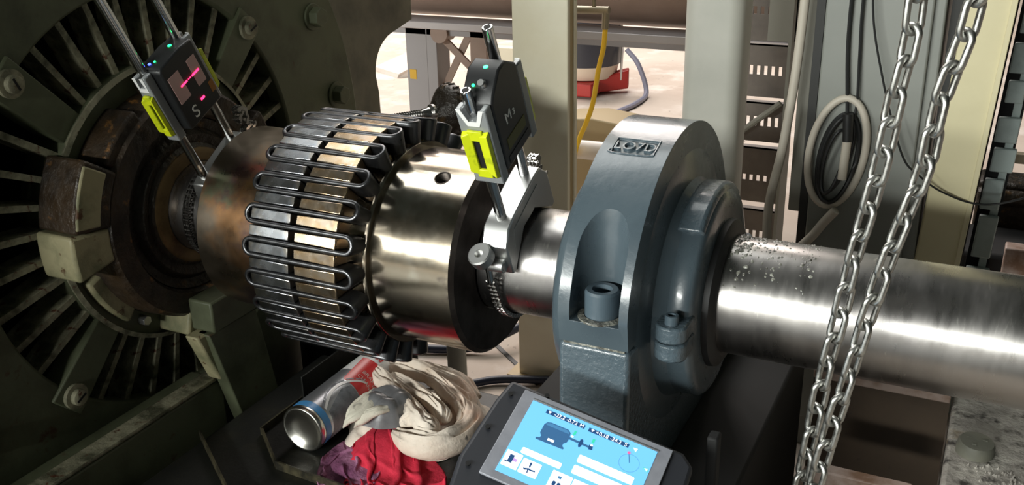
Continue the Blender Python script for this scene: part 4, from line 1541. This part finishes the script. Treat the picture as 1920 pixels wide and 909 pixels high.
def sleeve(pts, wd, ht, seed=0, K=56, taper0=0.55, taper1=0.35, n=9, pleat=1.0):
    """one bunched fold of cloth following a path"""
    sp = spline(pts, n)
    N = len(sp)
    vs, fs = [], []
    for k, p in enumerate(sp):
        t = k / (N - 1)
        tan = (sp[min(k + 1, N - 1)] - sp[max(k - 1, 0)]).normalized()
        side = tan.cross(Vector((0, 0, 1))).normalized()
        up = side.cross(tan)
        env = min(1.0, taper0 + t * 3.2, taper1 + (1 - t) * 3.2)
        w = wd * env * (1 + 0.16 * math.sin(5.3 * t + seed) + 0.07 * math.sin(13 * t + 2 * seed))
        h = ht * env * (1 + 0.15 * math.sin(7.1 * t + 1.7 * seed))
        for j in range(K):
            a = 2 * PI * j / K
            lat = math.cos(a)
            crease = billow(3.1 * lat + 2.3 * t + seed + 0.6 * math.sin(9 * t + seed), 0.6) * 0.60 + billow(5.6 * lat - 4.1 * t + 2 * seed, 0.7) * 0.32 + 0.22 * billow(9.5 * lat + 3.0 * t + 0.7 * math.sin(11 * t + seed), 0.6) + 0.10 * math.sin(24 * t + 3 * lat + seed)
            hh = h * math.sin(a) * (1 + pleat * (crease - 0.45)) if math.sin(a) > 0 else h * math.sin(a)
            vs.append(p + side * (w * lat) + up * hh)
    for k in range(N - 1):
        for j in range(K):
            j2 = (j + 1) % K
            fs.append((k * K + j, k * K + j2, (k + 1) * K + j2, (k + 1) * K + j))
    fs += [tuple(range(K)), tuple((N - 1) * K + j for j in range(K))]
    return vs, fs


def rip_white(u, v, r, a):
    w = u + 0.012 * math.sin(38 * v) + 0.006 * math.sin(70 * u + 30 * v)
    x = v + 0.010 * math.sin(45 * u + 1.0)
    return 0.0085 * billow(46 * w + 30 * x + 8 * r * r) + 0.0055 * billow(74 * x - 38 * w + 0.8) + 0.0025 * billow(150 * w + 60 * x) - 0.006


b = B()
b.add(*heap_mesh(-0.198, 0.045, 0.108, 0.080, 0.45, BZ + 0.001, BZ + 0.037, rip_white))
folds = [
    ([(-0.3048, 0.1148, -0.2680), (-0.2609, 0.1123, -0.2560), (-0.2155, 0.1114, -0.2560), (-0.1765, 0.1110, -0.2640), (-0.1396, 0.0897, -0.2720), (-0.1147, 0.0550, -0.2800)], .0145, .012),
    ([(-0.2612, 0.0781, -0.2540), (-0.2156, 0.0552, -0.2480), (-0.1712, 0.0308, -0.2460), (-0.1431, 0.0143, -0.2500), (-0.1360, 0.0067, -0.2560)], .0125, .0105),
    ([(-0.1944, -0.0193, -0.2720), (-0.1566, -0.0365, -0.2680), (-0.1262, -0.0341, -0.2660), (-0.1087, -0.0101, -0.2660), (-0.1085, 0.0254, -0.2640), (-0.1243, 0.0518, -0.2600), (-0.1469, 0.0689, -0.2600)], .0165, .014),
    ([(-0.2367, 0.1167, -0.2600), (-0.1827, 0.0852, -0.2540), (-0.1400, 0.0572, -0.2540), (-0.1197, 0.0349, -0.2560)], .0105, .010),
    ([(-0.2408, 0.0464, -0.2540), (-0.2020, 0.0220, -0.2500), (-0.1654, -0.0065, -0.2480), (-0.1444, -0.0216, -0.2500), (-0.1302, -0.0166, -0.2540)], .0115, .0105),
    ([(-0.1905, -0.0108, -0.2600), (-0.1759, -0.0069, -0.2530), (-0.1536, -0.0062, -0.2510), (-0.1380, -0.0125, -0.2520), (-0.1368, -0.0284, -0.2560), (-0.1607, -0.0289, -0.2620)], .008, .008),
    ([(-0.3003, 0.0883, -0.2600), (-0.2623, 0.0621, -0.2520), (-0.2262, 0.0374, -0.2500), (-0.2065, 0.0153, -0.2540)], .0135, .0105),
    ([(-0.2950, 0.1320, -0.2760), (-0.2450, 0.1420, -0.2740), (-0.1950, 0.1440, -0.2780), (-0.1500, 0.1280, -0.2850)], .0135, .010)]
for i, (pts, w, h) in enumerate(folds):
    b.add(*sleeve(pts, w, h, seed=1.3 * i + 0.4))
tag(b.build('cotton_rag', M['cloth_white'], None, sharp=85), 'crumpled off white cotton rag lying in a heap beside the spray can', 'rag')


def start_red(U, V):
    # a long sheet gathered into lengthwise folds, falling from under the glove towards the viewer
    t = V
    q = U - 0.5
    cx = -0.226 + 0.106 * t
    cy = 0.005 - 0.145 * t
    w = 0.050 + 0.110 * t
    x = cx + q * w * 0.86
    y = cy + q * w * 0.52
    z = BZ + 0.046 * (1 - t) ** 1.3 + 0.008 + 0.0075 * np.sin(U * 25 + 1.5 * np.sin(2.5 * t)) + 0.003 * np.sin(U * 47 + 4 * t)
    return np.stack([x, y, z], -1)


Pr = crumple(80, 76, 0.0029, start_red, ellipse_contain(-0.165, -0.070, 0.125, 0.064, -0.95, BZ + 0.060), heap(-0.205, -0.02, 0.05, 0.06, 0.030), 90, 9, bend=0.2)
cloth_object('cotton_rag', Pr, M['cloth_red'], 0.0010, 'bright red cotton rag hanging down from under the white rag', 'rag')


def start_mauve(U, V):
    u, v = U - 0.5, V - 0.5
    z = 0.009 * np.sin(15 * u + 5 * v) * np.cos(7 * v) + 0.004 * np.sin(22 * v + 9 * u)
    return np.stack([-0.228 + u * 0.062 + v * 0.055, -0.078 - v * 0.115 + u * 0.03, BZ + 0.014 + z], -1)


Pm = crumple(48, 60, 0.0025, start_mauve, ellipse_contain(-0.228, -0.078, 0.042, 0.075, 0.45, BZ + 0.032), heap(-0.22, -0.06, 0.04, 0.05, 0.008), 110, 12, bend=0.2)
cloth_object('cotton_rag', Pm, M['cloth_mauve'], 0.0010, 'faded mauve cotton rag bunched on the bed left of the red rag', 'rag')

# work glove lying on the rags against the can: coated palm and limp knitted fingers
glove = thing('work_glove', 'crumpled grey coated work glove lying on the rags against the spray can', 'glove', (-0.22, 0.0, BZ + 0.035))
b = B()
b.add(*heap_mesh(-0.222, 0.006, 0.044, 0.036, 0.6, -0.262, -0.2275, lambda u, v, r, a: 0.0050 * billow(70 * u + 34 * v + 0.6 + 0.8 * math.sin(60 * v)) + 0.0035 * billow(95 * v - 45 * u + 1.0) - 0.004, 40, 90, 0.08, 3.5))
b.build('glove_palm', M['glove_grey'], glove, sharp=85, label='grey coated palm')
for i, (pts, w, h) in enumerate([([(-0.2351, 0.0060, -0.2400), (-0.2381, -0.0145, -0.2380), (-0.2453, -0.0370, -0.2450), (-0.2598, -0.0443, -0.2640)], 0.0130, 0.0062),
                                 ([(-0.2106, -0.0120, -0.2400), (-0.2178, -0.0264, -0.2390), (-0.2320, -0.0350, -0.2490), (-0.2495, -0.0341, -0.2670)], 0.0085, 0.0055),
                                 ([(-0.2450, 0.0200, -0.2420), (-0.2500, 0.0000, -0.2410), (-0.2570, -0.0200, -0.2480), (-0.2640, -0.0330, -0.2640)], 0.0080, 0.0055)]):
    b = B()
    b.add(*sleeve(pts, w, h, seed=2.1 * i, taper0=0.9, taper1=0.12, pleat=0.7))
    b.build('glove_finger', M['glove_knit'], glove, sharp=85, label='off white knitted finger')

# ------------------------------------------------------------------ columns, cabinet, tray behind the shaft
def thing1(name, q, m, label, cat, bevel=0.0, group=None, **k):
    return tag(q.build(name, m, None, bevel=bevel, **k), label, cat, group)


col1 = thing('steel_column', 'cream painted steel column rising behind the coupling and pillow block', 'column', (-0.27, 0.66, FZ))
b = B()
b.box(-0.330, -0.224, 0.62, 0.632, FZ, 1.3)
b.build('front_flange', M['cream'], col1, bevel=0.002)
b = B()
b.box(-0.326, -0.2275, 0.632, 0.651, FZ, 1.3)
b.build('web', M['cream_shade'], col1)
b = B()
b.box(-0.330, -0.224, 0.651, 0.664, FZ, 1.3)
b.build('rear_flange', M['cream'], col1, bevel=0.002)
b = B()
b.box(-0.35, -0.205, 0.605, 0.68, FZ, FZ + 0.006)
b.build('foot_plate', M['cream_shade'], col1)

b = B()
pl = []
for cx, cy, s in ((0.056, 0.665, 0), (0.005, 0.665, 90), (0.005, 0.625, 180), (0.056, 0.625, 270)):
    for k in range(7):
        a = math.radians(s + 15 * k)
        pl.append((cx + 0.022 * math.cos(a), cy + 0.022 * math.sin(a)))
b.prism(pl, lambda x, y: (x, y, FZ), lambda x, y: (x, y, 1.3))
thing1('tube_post', b, M['post'], 'pale grey green tubular post with rounded corners behind the pillow block', 'post', sharp=60)

# cable tray with slotted rungs
tray = thing('cable_tray', 'brown grey perforated cable tray between the tubular post and the cabinet', 'cable tray', (0.05, 1.0, FZ))


def slotted(z0, z1, x0, x1, y, sz0, sz1, xs, w, m):
    """plate with a row of upright slots, built from strips round the openings"""
    q = B()
    y1 = y + 0.003
    q.box(x0, x1, y, y1, z0, sz0)
    q.box(x0, x1, y, y1, sz1, z1)
    xx = x0
    for s in xs:
        if s > x1:
            break
        q.box(xx, s, y, y1, sz0, sz1)
        xx = s + w
    q.box(xx, x1, y, y1, sz0, sz1)
    q.box(x0, x1, y, y + 0.02, z1 - 0.003, z1)
    return q


slots = [-0.082 + 0.0142 * k for k in range(12)]
for (z0, z1, s0, s1) in ((0.085, 0.40, 0.135, 0.150), (-0.026, 0.078, 0.018, 0.036), (-0.117, -0.037, -0.085, -0.066), (-0.245, -0.130, -0.20, -0.188), (-0.36, -0.262, -0.335, -0.308)):
    slotted(z0, z1, -0.085, 0.086, 1.0, s0, s1, slots, 0.0068, M['tray']).build('slotted_rung', M['tray'], tray)
b = B()
b.box(0.037, 0.088, 0.985, 0.998, 0.088, 0.42)
b.build('side_channel', M['tray_light'], tray)
b = B()
b.box(0.037, 0.0815, 0.985, 0.998, FZ, -0.40)
b.build('side_channel', M['tray_light'], tray)
b = B()
b.box(0.082, 0.088, 0.96, 1.03, FZ, 0.42)
b.build('side_rail', M['tray_light'], tray)
b = B()
b.box(-0.089, -0.083, 0.96, 1.03, FZ, 0.42)
b.build('side_rail', M['tray_light'], tray)
b = B()
b.tube([(-0.03, 0.97, -0.12), (0.075, 0.97, -0.028)], 0.006, 8)
b.build('diagonal_strut', M['tray_light'], tray)

cab = thing('control_cabinet', 'tall grey enamelled cabinet with coiled cables on its front', 'cabinet', (0.27, 0.75, FZ))
b = B()
b.hexa([(0.186, 0.60, FZ), (0.372, 0.60, FZ), (0.372, 0.95, FZ), (0.186, 0.95, FZ), (0.196, 0.60, 1.2), (0.362, 0.60, 1.2), (0.362, 0.95, 1.2), (0.196, 0.95, 1.2)])
b.build('cabinet_body', M['cabinet'], cab, bevel=0.003)
b = B()
b.box(0.190, 0.2025, 0.594, 0.601, -0.50, 1.2)
b.build('door_seal', M['cabinet_dark'], cab)
b = B()
b.box(0.2035, 0.352, 0.590, 0.5985, -0.48, 1.2)
b.build('cabinet_door', M['cabinet'], cab, bevel=0.003)
b = B()
b.box(0.168, 0.187, 0.62, 0.70, -0.12, 1.2)
b.build('cabinet_side_strip', M['tray_light'], cab, bevel=0.002)

col2 = thing('steel_column', 'cream painted steel column behind the right chain strand', 'column', (0.42, 0.64, FZ))
LX = lambda x, z: x + 0.055 * z
def leaning(x0, x1, y0, y1, zt):
    return B().hexa([(LX(x0, FZ), y0, FZ), (LX(x1, FZ), y0, FZ), (LX(x1, FZ), y1, FZ), (LX(x0, FZ), y1, FZ),
                     (LX(x0, zt), y0, zt), (LX(x1, zt), y0, zt), (LX(x1, zt), y1, zt), (LX(x0, zt), y1, zt)])
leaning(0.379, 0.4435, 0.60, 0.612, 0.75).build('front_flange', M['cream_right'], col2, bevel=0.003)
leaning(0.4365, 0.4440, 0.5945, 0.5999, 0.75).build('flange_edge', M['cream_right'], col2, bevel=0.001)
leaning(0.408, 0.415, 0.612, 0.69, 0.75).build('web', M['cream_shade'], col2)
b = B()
b.box(0.373, 0.390, 0.62, 0.68, FZ, 1.0)  # dark box put in for the shade between cabinet and column
thing1('shadow_strip', b, M['cabinet_dark'], 'dark strip standing in for the shadow in the gap between the grey cabinet and the cream column', 'strip')

# cables on the cabinet
b = B()
b.tube(spline([(0.2405, 0.583, 0.40), (0.2400, 0.583, 0.223), (0.2420, 0.583, 0.15), (0.2495, 0.580, 0.074), (0.2530, 0.572, 0.050)], 8), 0.0028, 8)
thing1('black_cable', b, M['cable_black'], 'thick black cable hanging down the cabinet into the coil, left of the pair', 'cable')
b = B()
b.tube(spline([(0.2565, 0.583, 0.40), (0.2560, 0.583, 0.224), (0.2590, 0.583, 0.15), (0.2630, 0.580, 0.074), (0.2580, 0.574, 0.045)], 8), 0.0022, 8)
thing1('black_cable', b, M['cable_black'], 'thin black cable hanging down the cabinet into the coil, right of the pair', 'cable')
coil = thing('cable_coil', 'coil of black cables tied together on the cabinet front', 'cable coil', (0.24, 0.575, -0.10))
for k, (cx, cz, rx, rz, ph, th) in enumerate([(0.243, -0.012, 0.027, 0.072, -0.14, .0034), (0.2405, -0.006, 0.020, 0.062, -0.2, .0027), (0.2385, -0.016, 0.013, 0.052, -0.16, .0026)]):
    b = B()
    pts = []
    for i in range(36):
        a = 2 * PI * i / 36
        u, v = rx * math.cos(a), rz * math.sin(a)
        pts.append((cx + u * math.cos(ph) - v * math.sin(ph), 0.578 - 0.004 * k + 0.004 * math.sin(a * 2), cz + u * math.sin(ph) + v * math.cos(ph)))
    b.tube(pts, th, 8, closed=True)
    b.build('cable_loop', M['cable_black'], coil)
b = B()
b.cyl((0.2540, 0.566, 0.062), (0.2570, 0.566, 0.020), 0.0075, n=12)
b.build('cable_bundle', M['cable_black'], coil)
b = B()
b.tube([(0.2565, 0.566, 0.020), (0.2545, 0.566, -0.040)], 0.0068, 10)
b.build('cable_end', M['cable_grey'], coil, label='pale grey cable end')
b = B()
pts = []
for i in range(40):
    a = 2 * PI * i / 40
    u, v = 0.0405 * math.cos(a), 0.0865 * math.sin(a)
    pts.append((0.241 + u * math.cos(-0.12) - v * math.sin(-0.12), 0.5815, -0.004 + u * math.sin(-0.12) + v * math.cos(-0.12)))
b.tube(pts, 0.0058, 10, closed=True)
thing1('conduit_ring', b, M['cable_grey'], 'pale grey conduit looped round the black coil on the cabinet', 'conduit')
b = B()
b.tube(spline([(0.176, 0.585, 0.30), (0.170, 0.585, 0.13), (0.160, 0.580, 0.00), (0.147, 0.575, -0.09), (0.148, 0.570, -0.150), (0.160, 0.565, -0.178), (0.185, 0.565, -0.176),
               (0.215, 0.572, -0.145), (0.234, 0.572, -0.115), (0.250, 0.5675, -0.092)], 8), 0.0072, 10)
thing1('grey_conduit', b, M['cable_grey'], 'pale conduit hanging left of the cabinet and bending up to the coil', 'conduit')
b = B()
b.tube(spline([(0.268, 0.575, 0.36), (0.271, 0.572, 0.224), (0.296, 0.566, 0.12), (0.335, 0.560, 0.012), (0.362, 0.565, -0.020), (0.400, 0.58, -0.048), (0.455, 0.60, -0.065), (0.520, 0.62, -0.048), (0.64, 0.70, -0.01)], 8), 0.0016, 8)
thing1('thin_cable', b, M['cable_black'], 'thin black wire sagging from the cabinet across the cream column to the right', 'cable')

# rack and clutter at the right edge
rack = thing('slotted_rack', 'blue grey slotted upright at the right edge behind the cream column', 'rack', (0.55, 1.0, FZ))
b = B()
zs = [-0.42, -0.335, -0.305, -0.215, -0.19, -0.10, -0.072, 0.03, 0.055, 0.18]
x_at = lambda z: 0.474 + 0.05 * z
def leaf(x0, x1, y0, y1, z0, z1):
    return B().hexa([(x_at(z0) + x0, y0, z0), (x_at(z0) + x1, y0, z0), (x_at(z0) + x1, y1, z0), (x_at(z0) + x0, y1, z0),
                     (x_at(z1) + x0, y0, z1), (x_at(z1) + x1, y0, z1), (x_at(z1) + x1, y1, z1), (x_at(z1) + x0, y1, z1)])
zs = [-0.36, -0.245, -0.225, -0.150, -0.138, -0.085, -0.072, -0.032, -0.022, 0.020, 0.044, 0.080, 0.092, 0.14, 0.155, 0.30]
for i, (z0, z1) in enumerate(zip(zs[::2], zs[1::2])):
    leaf(-0.018 + 0.003 * (i % 2), 0.019 - 0.004 * (i % 3), 0.80, 0.812, z0, z1).build('rack_plate', M['bluegrey'], rack, bevel=0.002)
leaf(0.000, 0.012, 0.8122, 0.83, FZ, 0.4).build('rack_spine', M['bluegrey'], rack)
leaf(-0.020, 0.0165, 0.8305, 0.836, FZ, 0.4).build('rack_shade_backing', M['dark_iron'], rack)  # dark backing added to shade the gaps between the plates
b = leaning(0.408, 0.4475, 0.70, 0.712, 0.7)
thing1('dark_stanchion', b, M['dark_iron'], 'dark steel stanchion just right of the cream column', 'stanchion', bevel=0.002)
b = B()
b.box(0.40, 0.58, 1.12, 1.30, FZ, -0.335)
thing1('dark_casting', b, M['dark_iron'], 'dark casting lying on the floor at the right edge', 'casting', bevel=0.01)
b = B()
b.box(0.44, 0.60, 1.32, 1.42, FZ, -0.245)
b.cyl((0.44, 1.30, -0.27), (0.60, 1.31, -0.275), 0.018, n=16)
thing1('dark_machine_block', b, M['rust_dark'], 'oily brown machine block behind the dark foot at the right edge', 'machine part', bevel=0.008)
b = B()
b.box(0.505, 0.58, 1.03, 1.07, FZ, -0.285)
thing1('pink_primed_block', b, M['pink_edge'], 'pinkish primed steel upright at the right edge just above the shaft', 'steel block', bevel=0.003)
b = B()
b.box(0.46, 0.72, 1.16, 1.18, -0.155, -0.135)
thing1('tan_bar', b, M['brass'], 'tan horizontal bar at the right edge behind the blue grey upright', 'bar', bevel=0.002)

# ------------------------------------------------------------------ bay behind: duct frame, hose, vacuum cleaner, pipes
fr = thing('steel_stand', 'brown duct stand with pale steel angle and crossed braces in the bright bay behind', 'stand', (-0.9, 1.75, FZ))
b = B()
b.cyl((-1.40, 1.86, 0.10), (0.35, 1.86, 0.10), 0.145, n=40)
b.build('duct', M['beam'], fr)
b = B()
b.box(-1.40, 0.35, 1.68, 1.80, -0.062, -0.040)
b.build('steel_angle', M['beam_lip'], fr, bevel=0.002)
b = B()
b.box(-1.40, 0.35, 1.70, 1.706, -0.082, -0.061)
b.build('angle_flange', M['leg_grey'], fr)
b = B()
b.box(-1.242, -1.165, 1.70, 1.71, FZ, -0.062)
b.box(-1.166, -1.130, 1.70, 1.78, FZ, -0.062)
lg = b.build('stand_leg', M['leg_grey'], fr, bevel=0.002)
b = B()
b.box(-1.232, -1.208, 1.6985, 1.7005, -0.225, -0.195)
b.build('tape_mark', M['tape'], lg, label='yellow tape mark')
b = B()
b.box(-1.012, -0.955, 1.70, 1.76, FZ, -0.062)
b.build('stand_leg', M['beam'], fr, bevel=0.002)
for p0, p1, yy in (((-1.135, -0.075), (-0.955, -0.235), 1.712), ((-1.025, -0.075), (-1.135, -0.275), 1.722)):
    b = B()
    d = Vector((p1[0] - p0[0], 0, p1[1] - p0[1])).normalized()
    s = Vector((-d.z, 0, d.x)) * 0.011
    a, c = Vector((p0[0], yy, p0[1])), Vector((p1[0], yy, p1[1]))
    h = Vector((0, 0.008, 0))
    b.hexa([a - s, c - s, c - s + h, a - s + h, a + s, c + s, c + s + h, a + s + h])
    b.build('cross_brace', M['beam'], fr)
b = B()
b.cyl((-1.115, 1.69, -0.075), (-1.115, 1.75, -0.075), 0.030, n=20)
b.build('round_boss', M['beam'], fr)
b = B()
b.box(-1.19, -1.0, 2.15, 2.20, FZ, -0.20)
thing1('cream_upright', b, M['cream'], 'cream steel upright behind the crossed braces', 'upright')

# valve and yellow hose
hz = thing('yellow_air_hose', 'yellow air hose hanging from a dull valve in front of the duct', 'hose', (-0.25, 0.85, -0.1))
b = B()
b.tube(spline([(-0.2440, 0.85, 0.118), (-0.2475, 0.85, 0.080), (-0.2575, 0.85, 0.035), (-0.2690, 0.852, -0.030), (-0.2850, 0.855, -0.075), (-0.305, 0.86, -0.12), (-0.33, 0.87, -0.20)], 8), 0.0052, 10)
b.build('hose', M['yellow'], hz)
b = B()
b.cyl((-0.2430, 0.85, 0.150), (-0.2442, 0.85, 0.116), 0.0072, n=12)
b.cyl((-0.32, 0.85, 0.150), (-0.236, 0.85, 0.152), 0.0075, n=12)
b.cyl((-0.268, 0.85, 0.150), (-0.268, 0.85, 0.172), 0.004, n=10)
b.box(-0.282, -0.254, 0.847, 0.853, 0.172, 0.178)
b.build('valve', M['brass'], hz, bevel=0.001)

# vacuum cleaner on its red dolly
vx, vy = -1.17, 3.02
vac = thing('vacuum_cleaner', 'dark topped cream vacuum drum on a red dolly on the bright floor', 'vacuum cleaner', (vx, vy, FZ))
b = B()
b.lathe([(0, 0), (0, 0.125), (0.02, 0.135), (0.060, 0.145), (0.065, 0.0)], (vx, vy, FZ + 0.07), (0, 0, 1), 32)
b.build('drum', M['cream_plastic'], vac)
b = B()
b.lathe([(0, 0), (0, 0.150), (0.12, 0.158), (0.20, 0.15), (0.23, 0.12), (0.24, 0)], (vx, vy, FZ + 0.128), (0, 0, 1), 32)
b.build('motor_head', M['navy'], vac)
b = B()
b.box(vx - 0.17, vx + 0.09, vy - 0.16, vy + 0.12, FZ + 0.01, FZ + 0.065)
b.hexa([(vx + 0.05, vy - 0.10, FZ + 0.01), (vx + 0.19, vy + 0.02, FZ + 0.02), (vx + 0.17, vy + 0.08, FZ + 0.02), (vx + 0.02, vy - 0.02, FZ + 0.01),
        (vx + 0.05, vy - 0.10, FZ + 0.07), (vx + 0.19, vy + 0.02, FZ + 0.10), (vx + 0.17, vy + 0.08, FZ + 0.10), (vx + 0.02, vy - 0.02, FZ + 0.07)])
b.build('dolly', M['red_plastic'], vac, bevel=0.006)
b = B()
b.tube(spline([(vx + 0.16, vy, FZ + 0.06), (vx + 0.165, vy, FZ + 0.16), (vx + 0.165, vy, FZ + 0.26), (vx + 0.155, vy, FZ + 0.30), (vx + 0.12, vy, FZ + 0.31)], 6), 0.006, 8)
b.build('latch_wire', M['alu'], vac)
b = B()
b.tube(spline([(vx + 0.182, vy + 0.01, FZ + 0.19), (vx + 0.24, vy, FZ + 0.13), (vx + 0.285, vy - 0.02, FZ + 0.02), (vx + 0.30, vy - 0.20, FZ + 0.012), (vx + 0.27, vy - 0.42, FZ + 0.012), (vx + 0.285, vy - 0.66, FZ + 0.012), (vx + 0.34, vy - 0.9, FZ + 0.012)], 8), 0.011, 8)
thing1('suction_hose', b, M['grey_hose'], 'thin pale grey hose curving over the floor from the vacuum drum', 'hose')

b = B()
b.cyl((-0.62, 0.90, -0.148), (-0.10, 0.90, -0.142), 0.020, n=24)
thing1('white_pipe', b, M['pipe_white'], 'white horizontal pipe between the cream column and the pillow block', 'pipe')
b = B()
pl = []
for k in range(13):
    a = PI * k / 12
    pl.append((-0.42 + 0.30 * math.cos(a) * 1.0, -0.40 + 0.235 * math.sin(a)))
pl = [(-0.12, FZ)] + pl + [(-0.72, FZ)]
b.prism(pl, lambda x, z: (x, 1.22, z), lambda x, z: (x, 1.34, z))
thing1('curved_cover', b, M['cream_shade'], 'tan curved machine cover on the floor behind the yellow hose', 'cover', bevel=0.004)

# screw jack with worn disc behind the coupling
jk = thing('screw_jack', 'worn dark disc on a greasy threaded spindle and pale pipe behind the coupling', 'jack', (-0.31, 0.35, FZ))
b = B()
ax = Vector((0.46, 0.88, -0.03)).normalized()
c0 = Vector((-0.331, 0.322, 0.066))
b.lathe([(0, 0), (0, 0.010), (0.006, 0.018), (0.016, 0.030), (0.024, 0.0385), (0.030, 0.0405), (0.040, 0.0405), (0.042, 0.036), (0.042, 0)], c0 + ax * 0.010, ax, 40)
dsc = b.build('worn_disc', M['rust_dark'], jk, sharp=40)
me = None
for k in range(20):
    a = 2 * PI * k / 20
    q = B()
    u = ax.cross(Vector((0, 1, 0))).normalized()
    w = ax.cross(u)
    p = c0 + ax * 0.045 + (u * math.cos(a) + w * math.sin(a)) * 0.0405
    q.cyl(p - ax * 0.005, p + ax * 0.005, 0.0022, n=6)
    q.build('disc_tooth', M['rust_dark'], dsc)
b = B()
pr_ = [(-0.075, 0.0), (-0.075, 0.0062)]
for k in range(16):
    pr_ += [(-0.073 + k * 0.0042, 0.0062), (-0.071 + k * 0.0042, 0.0078)]
pr_ += [(0.004, 0.0100), (0.008, 0.0135), (0.014, 0.0135), (0.016, 0.0)]
b.lathe(pr_, c0, ax, 20)
b.build('threaded_spindle', M['rchain'], jk, sharp=30)
b = B()
b.cyl((-0.325, 0.36, 0.040), (-0.318, 0.36, FZ), 0.0165, 0.0165, 24)
b.build('pipe_stand', M['post'], jk)
b = B()
b.hexa([(-2.10, 2.95, FZ), (-1.98, 3.10, FZ), (-2.16, 3.24, FZ), (-2.30, 3.06, FZ), (-2.09, 2.95, FZ + 0.02), (-1.98, 3.10, FZ + 0.09), (-2.16, 3.24, FZ + 0.09), (-2.30, 3.06, FZ + 0.02)])
thing1('paper_scrap', b, M['paper'], 'folded pale paper scrap on the bright floor beside the motor plate', 'paper')

# cables on the floor
b = B()
b.tube(spline([(-0.70, 0.60, FZ + 0.012), (-0.592, 0.611, FZ + 0.012), (-0.475, 0.655, FZ + 0.012), (-0.416, 0.70, FZ + 0.03), (-0.36, 0.80, FZ + 0.05)], 6), 0.009, 10)
thing1('floor_cable', b, M['cable_blue'], 'dark cable on the floor under the right hub', 'cable')
b = B()
b.tube(spline([(-0.392, 0.535, FZ + 0.010), (-0.35, 0.570, FZ + 0.011), (-0.268, 0.600, FZ + 0.014), (-0.10, 0.66, FZ + 0.02)], 6), 0.008, 10)
thing1('floor_cable', b, M['cable_blue'], 'dark cable on the floor running to the pillow block foot', 'cable')

# ------------------------------------------------------------------ right foreground: plinth, bolt, brown channel
pln = thing('concrete_plinth', 'stained grey concrete plinth at the lower right corner', 'plinth', (0.6, 0.3, FZ))
b = B()
nx, ny = 60, 60
rng = np.random.RandomState(4)
b.box(0.455, 1.1, 0.02, 0.62, FZ, BZ)
b.build('plinth_block', M['concrete'], pln, bevel=0.006)
b = B()
for k in range(60):
    x, y = 0.49 + rng.normal(0.035, 0.022), 0.29 + rng.normal(-0.045, 0.016)
    r = rng.uniform(0.001, 0.004)
    vs = [(x + r * rng.uniform(.6, 1.3) * math.cos(a), y + r * rng.uniform(.6, 1.3) * math.sin(a), BZ - 0.001) for a in (0, 1.57, 3.14, 4.71)] + [(x, y, BZ + r * 1.1)]
    b.add(vs, [(0, 1, 4), (1, 2, 4), (2, 3, 4), (3, 0, 4)])
o = b.build('concrete_crumbs', M['concrete'], pln, smooth=False)
o['kind'] = 'stuff'
bo = thing('anchor_bolt', 'pale grey anchor bolt head standing out of the concrete plinth', 'bolt', (0.489, 0.292, BZ))
b = B()
b.lathe([(0, 0.0235), (0.016, 0.0225), (0.0195, 0.0205), (0.0200, 0.0)], (0.489, 0.292, BZ - 0.002), (0.05, -0.06, 1), 32)
b.build('bolt_head', M['frame_grey'], bo, sharp=30)
b = B()
for a, l in ((20, 0.006), (150, 0.005), (260, 0.005)):
    b.box(0.489 + 0.011 * math.cos(math.radians(a)) - l / 2, 0.489 + 0.011 * math.cos(math.radians(a)) + l / 2, 0.292 + 0.011 * math.sin(math.radians(a)) - 0.0012, 0.292 + 0.011 * math.sin(math.radians(a)) + 0.0012, BZ + 0.016, BZ + 0.0188)
b.build('head_mark', M['frame_grey'], bo)

ch = thing('brown_channel', 'brown painted steel channel between the pedestal and the concrete plinth', 'channel', (0.36, 0.4, FZ))
b = B()
b.box(0.264, 0.452, 0.415, 0.430, FZ, -0.300)
b.build('channel_wall', M['brown_steel'], ch)
b = B()
b.box(0.264, 0.452, 0.408, 0.52, -0.301, -0.285)
b.build('channel_lip', M['pink_edge'], ch, bevel=0.002)
b = B()
b.box(0.264, 0.452, -0.1, 0.415, FZ, -0.46)
b.build('channel_floor', M['brown_steel'], ch)
b = B()
b.box(0.31, 0.425, 0.16, 0.18, -0.325, -0.295)
b.build('cross_strip', M['pink_edge'], ch, bevel=0.002)
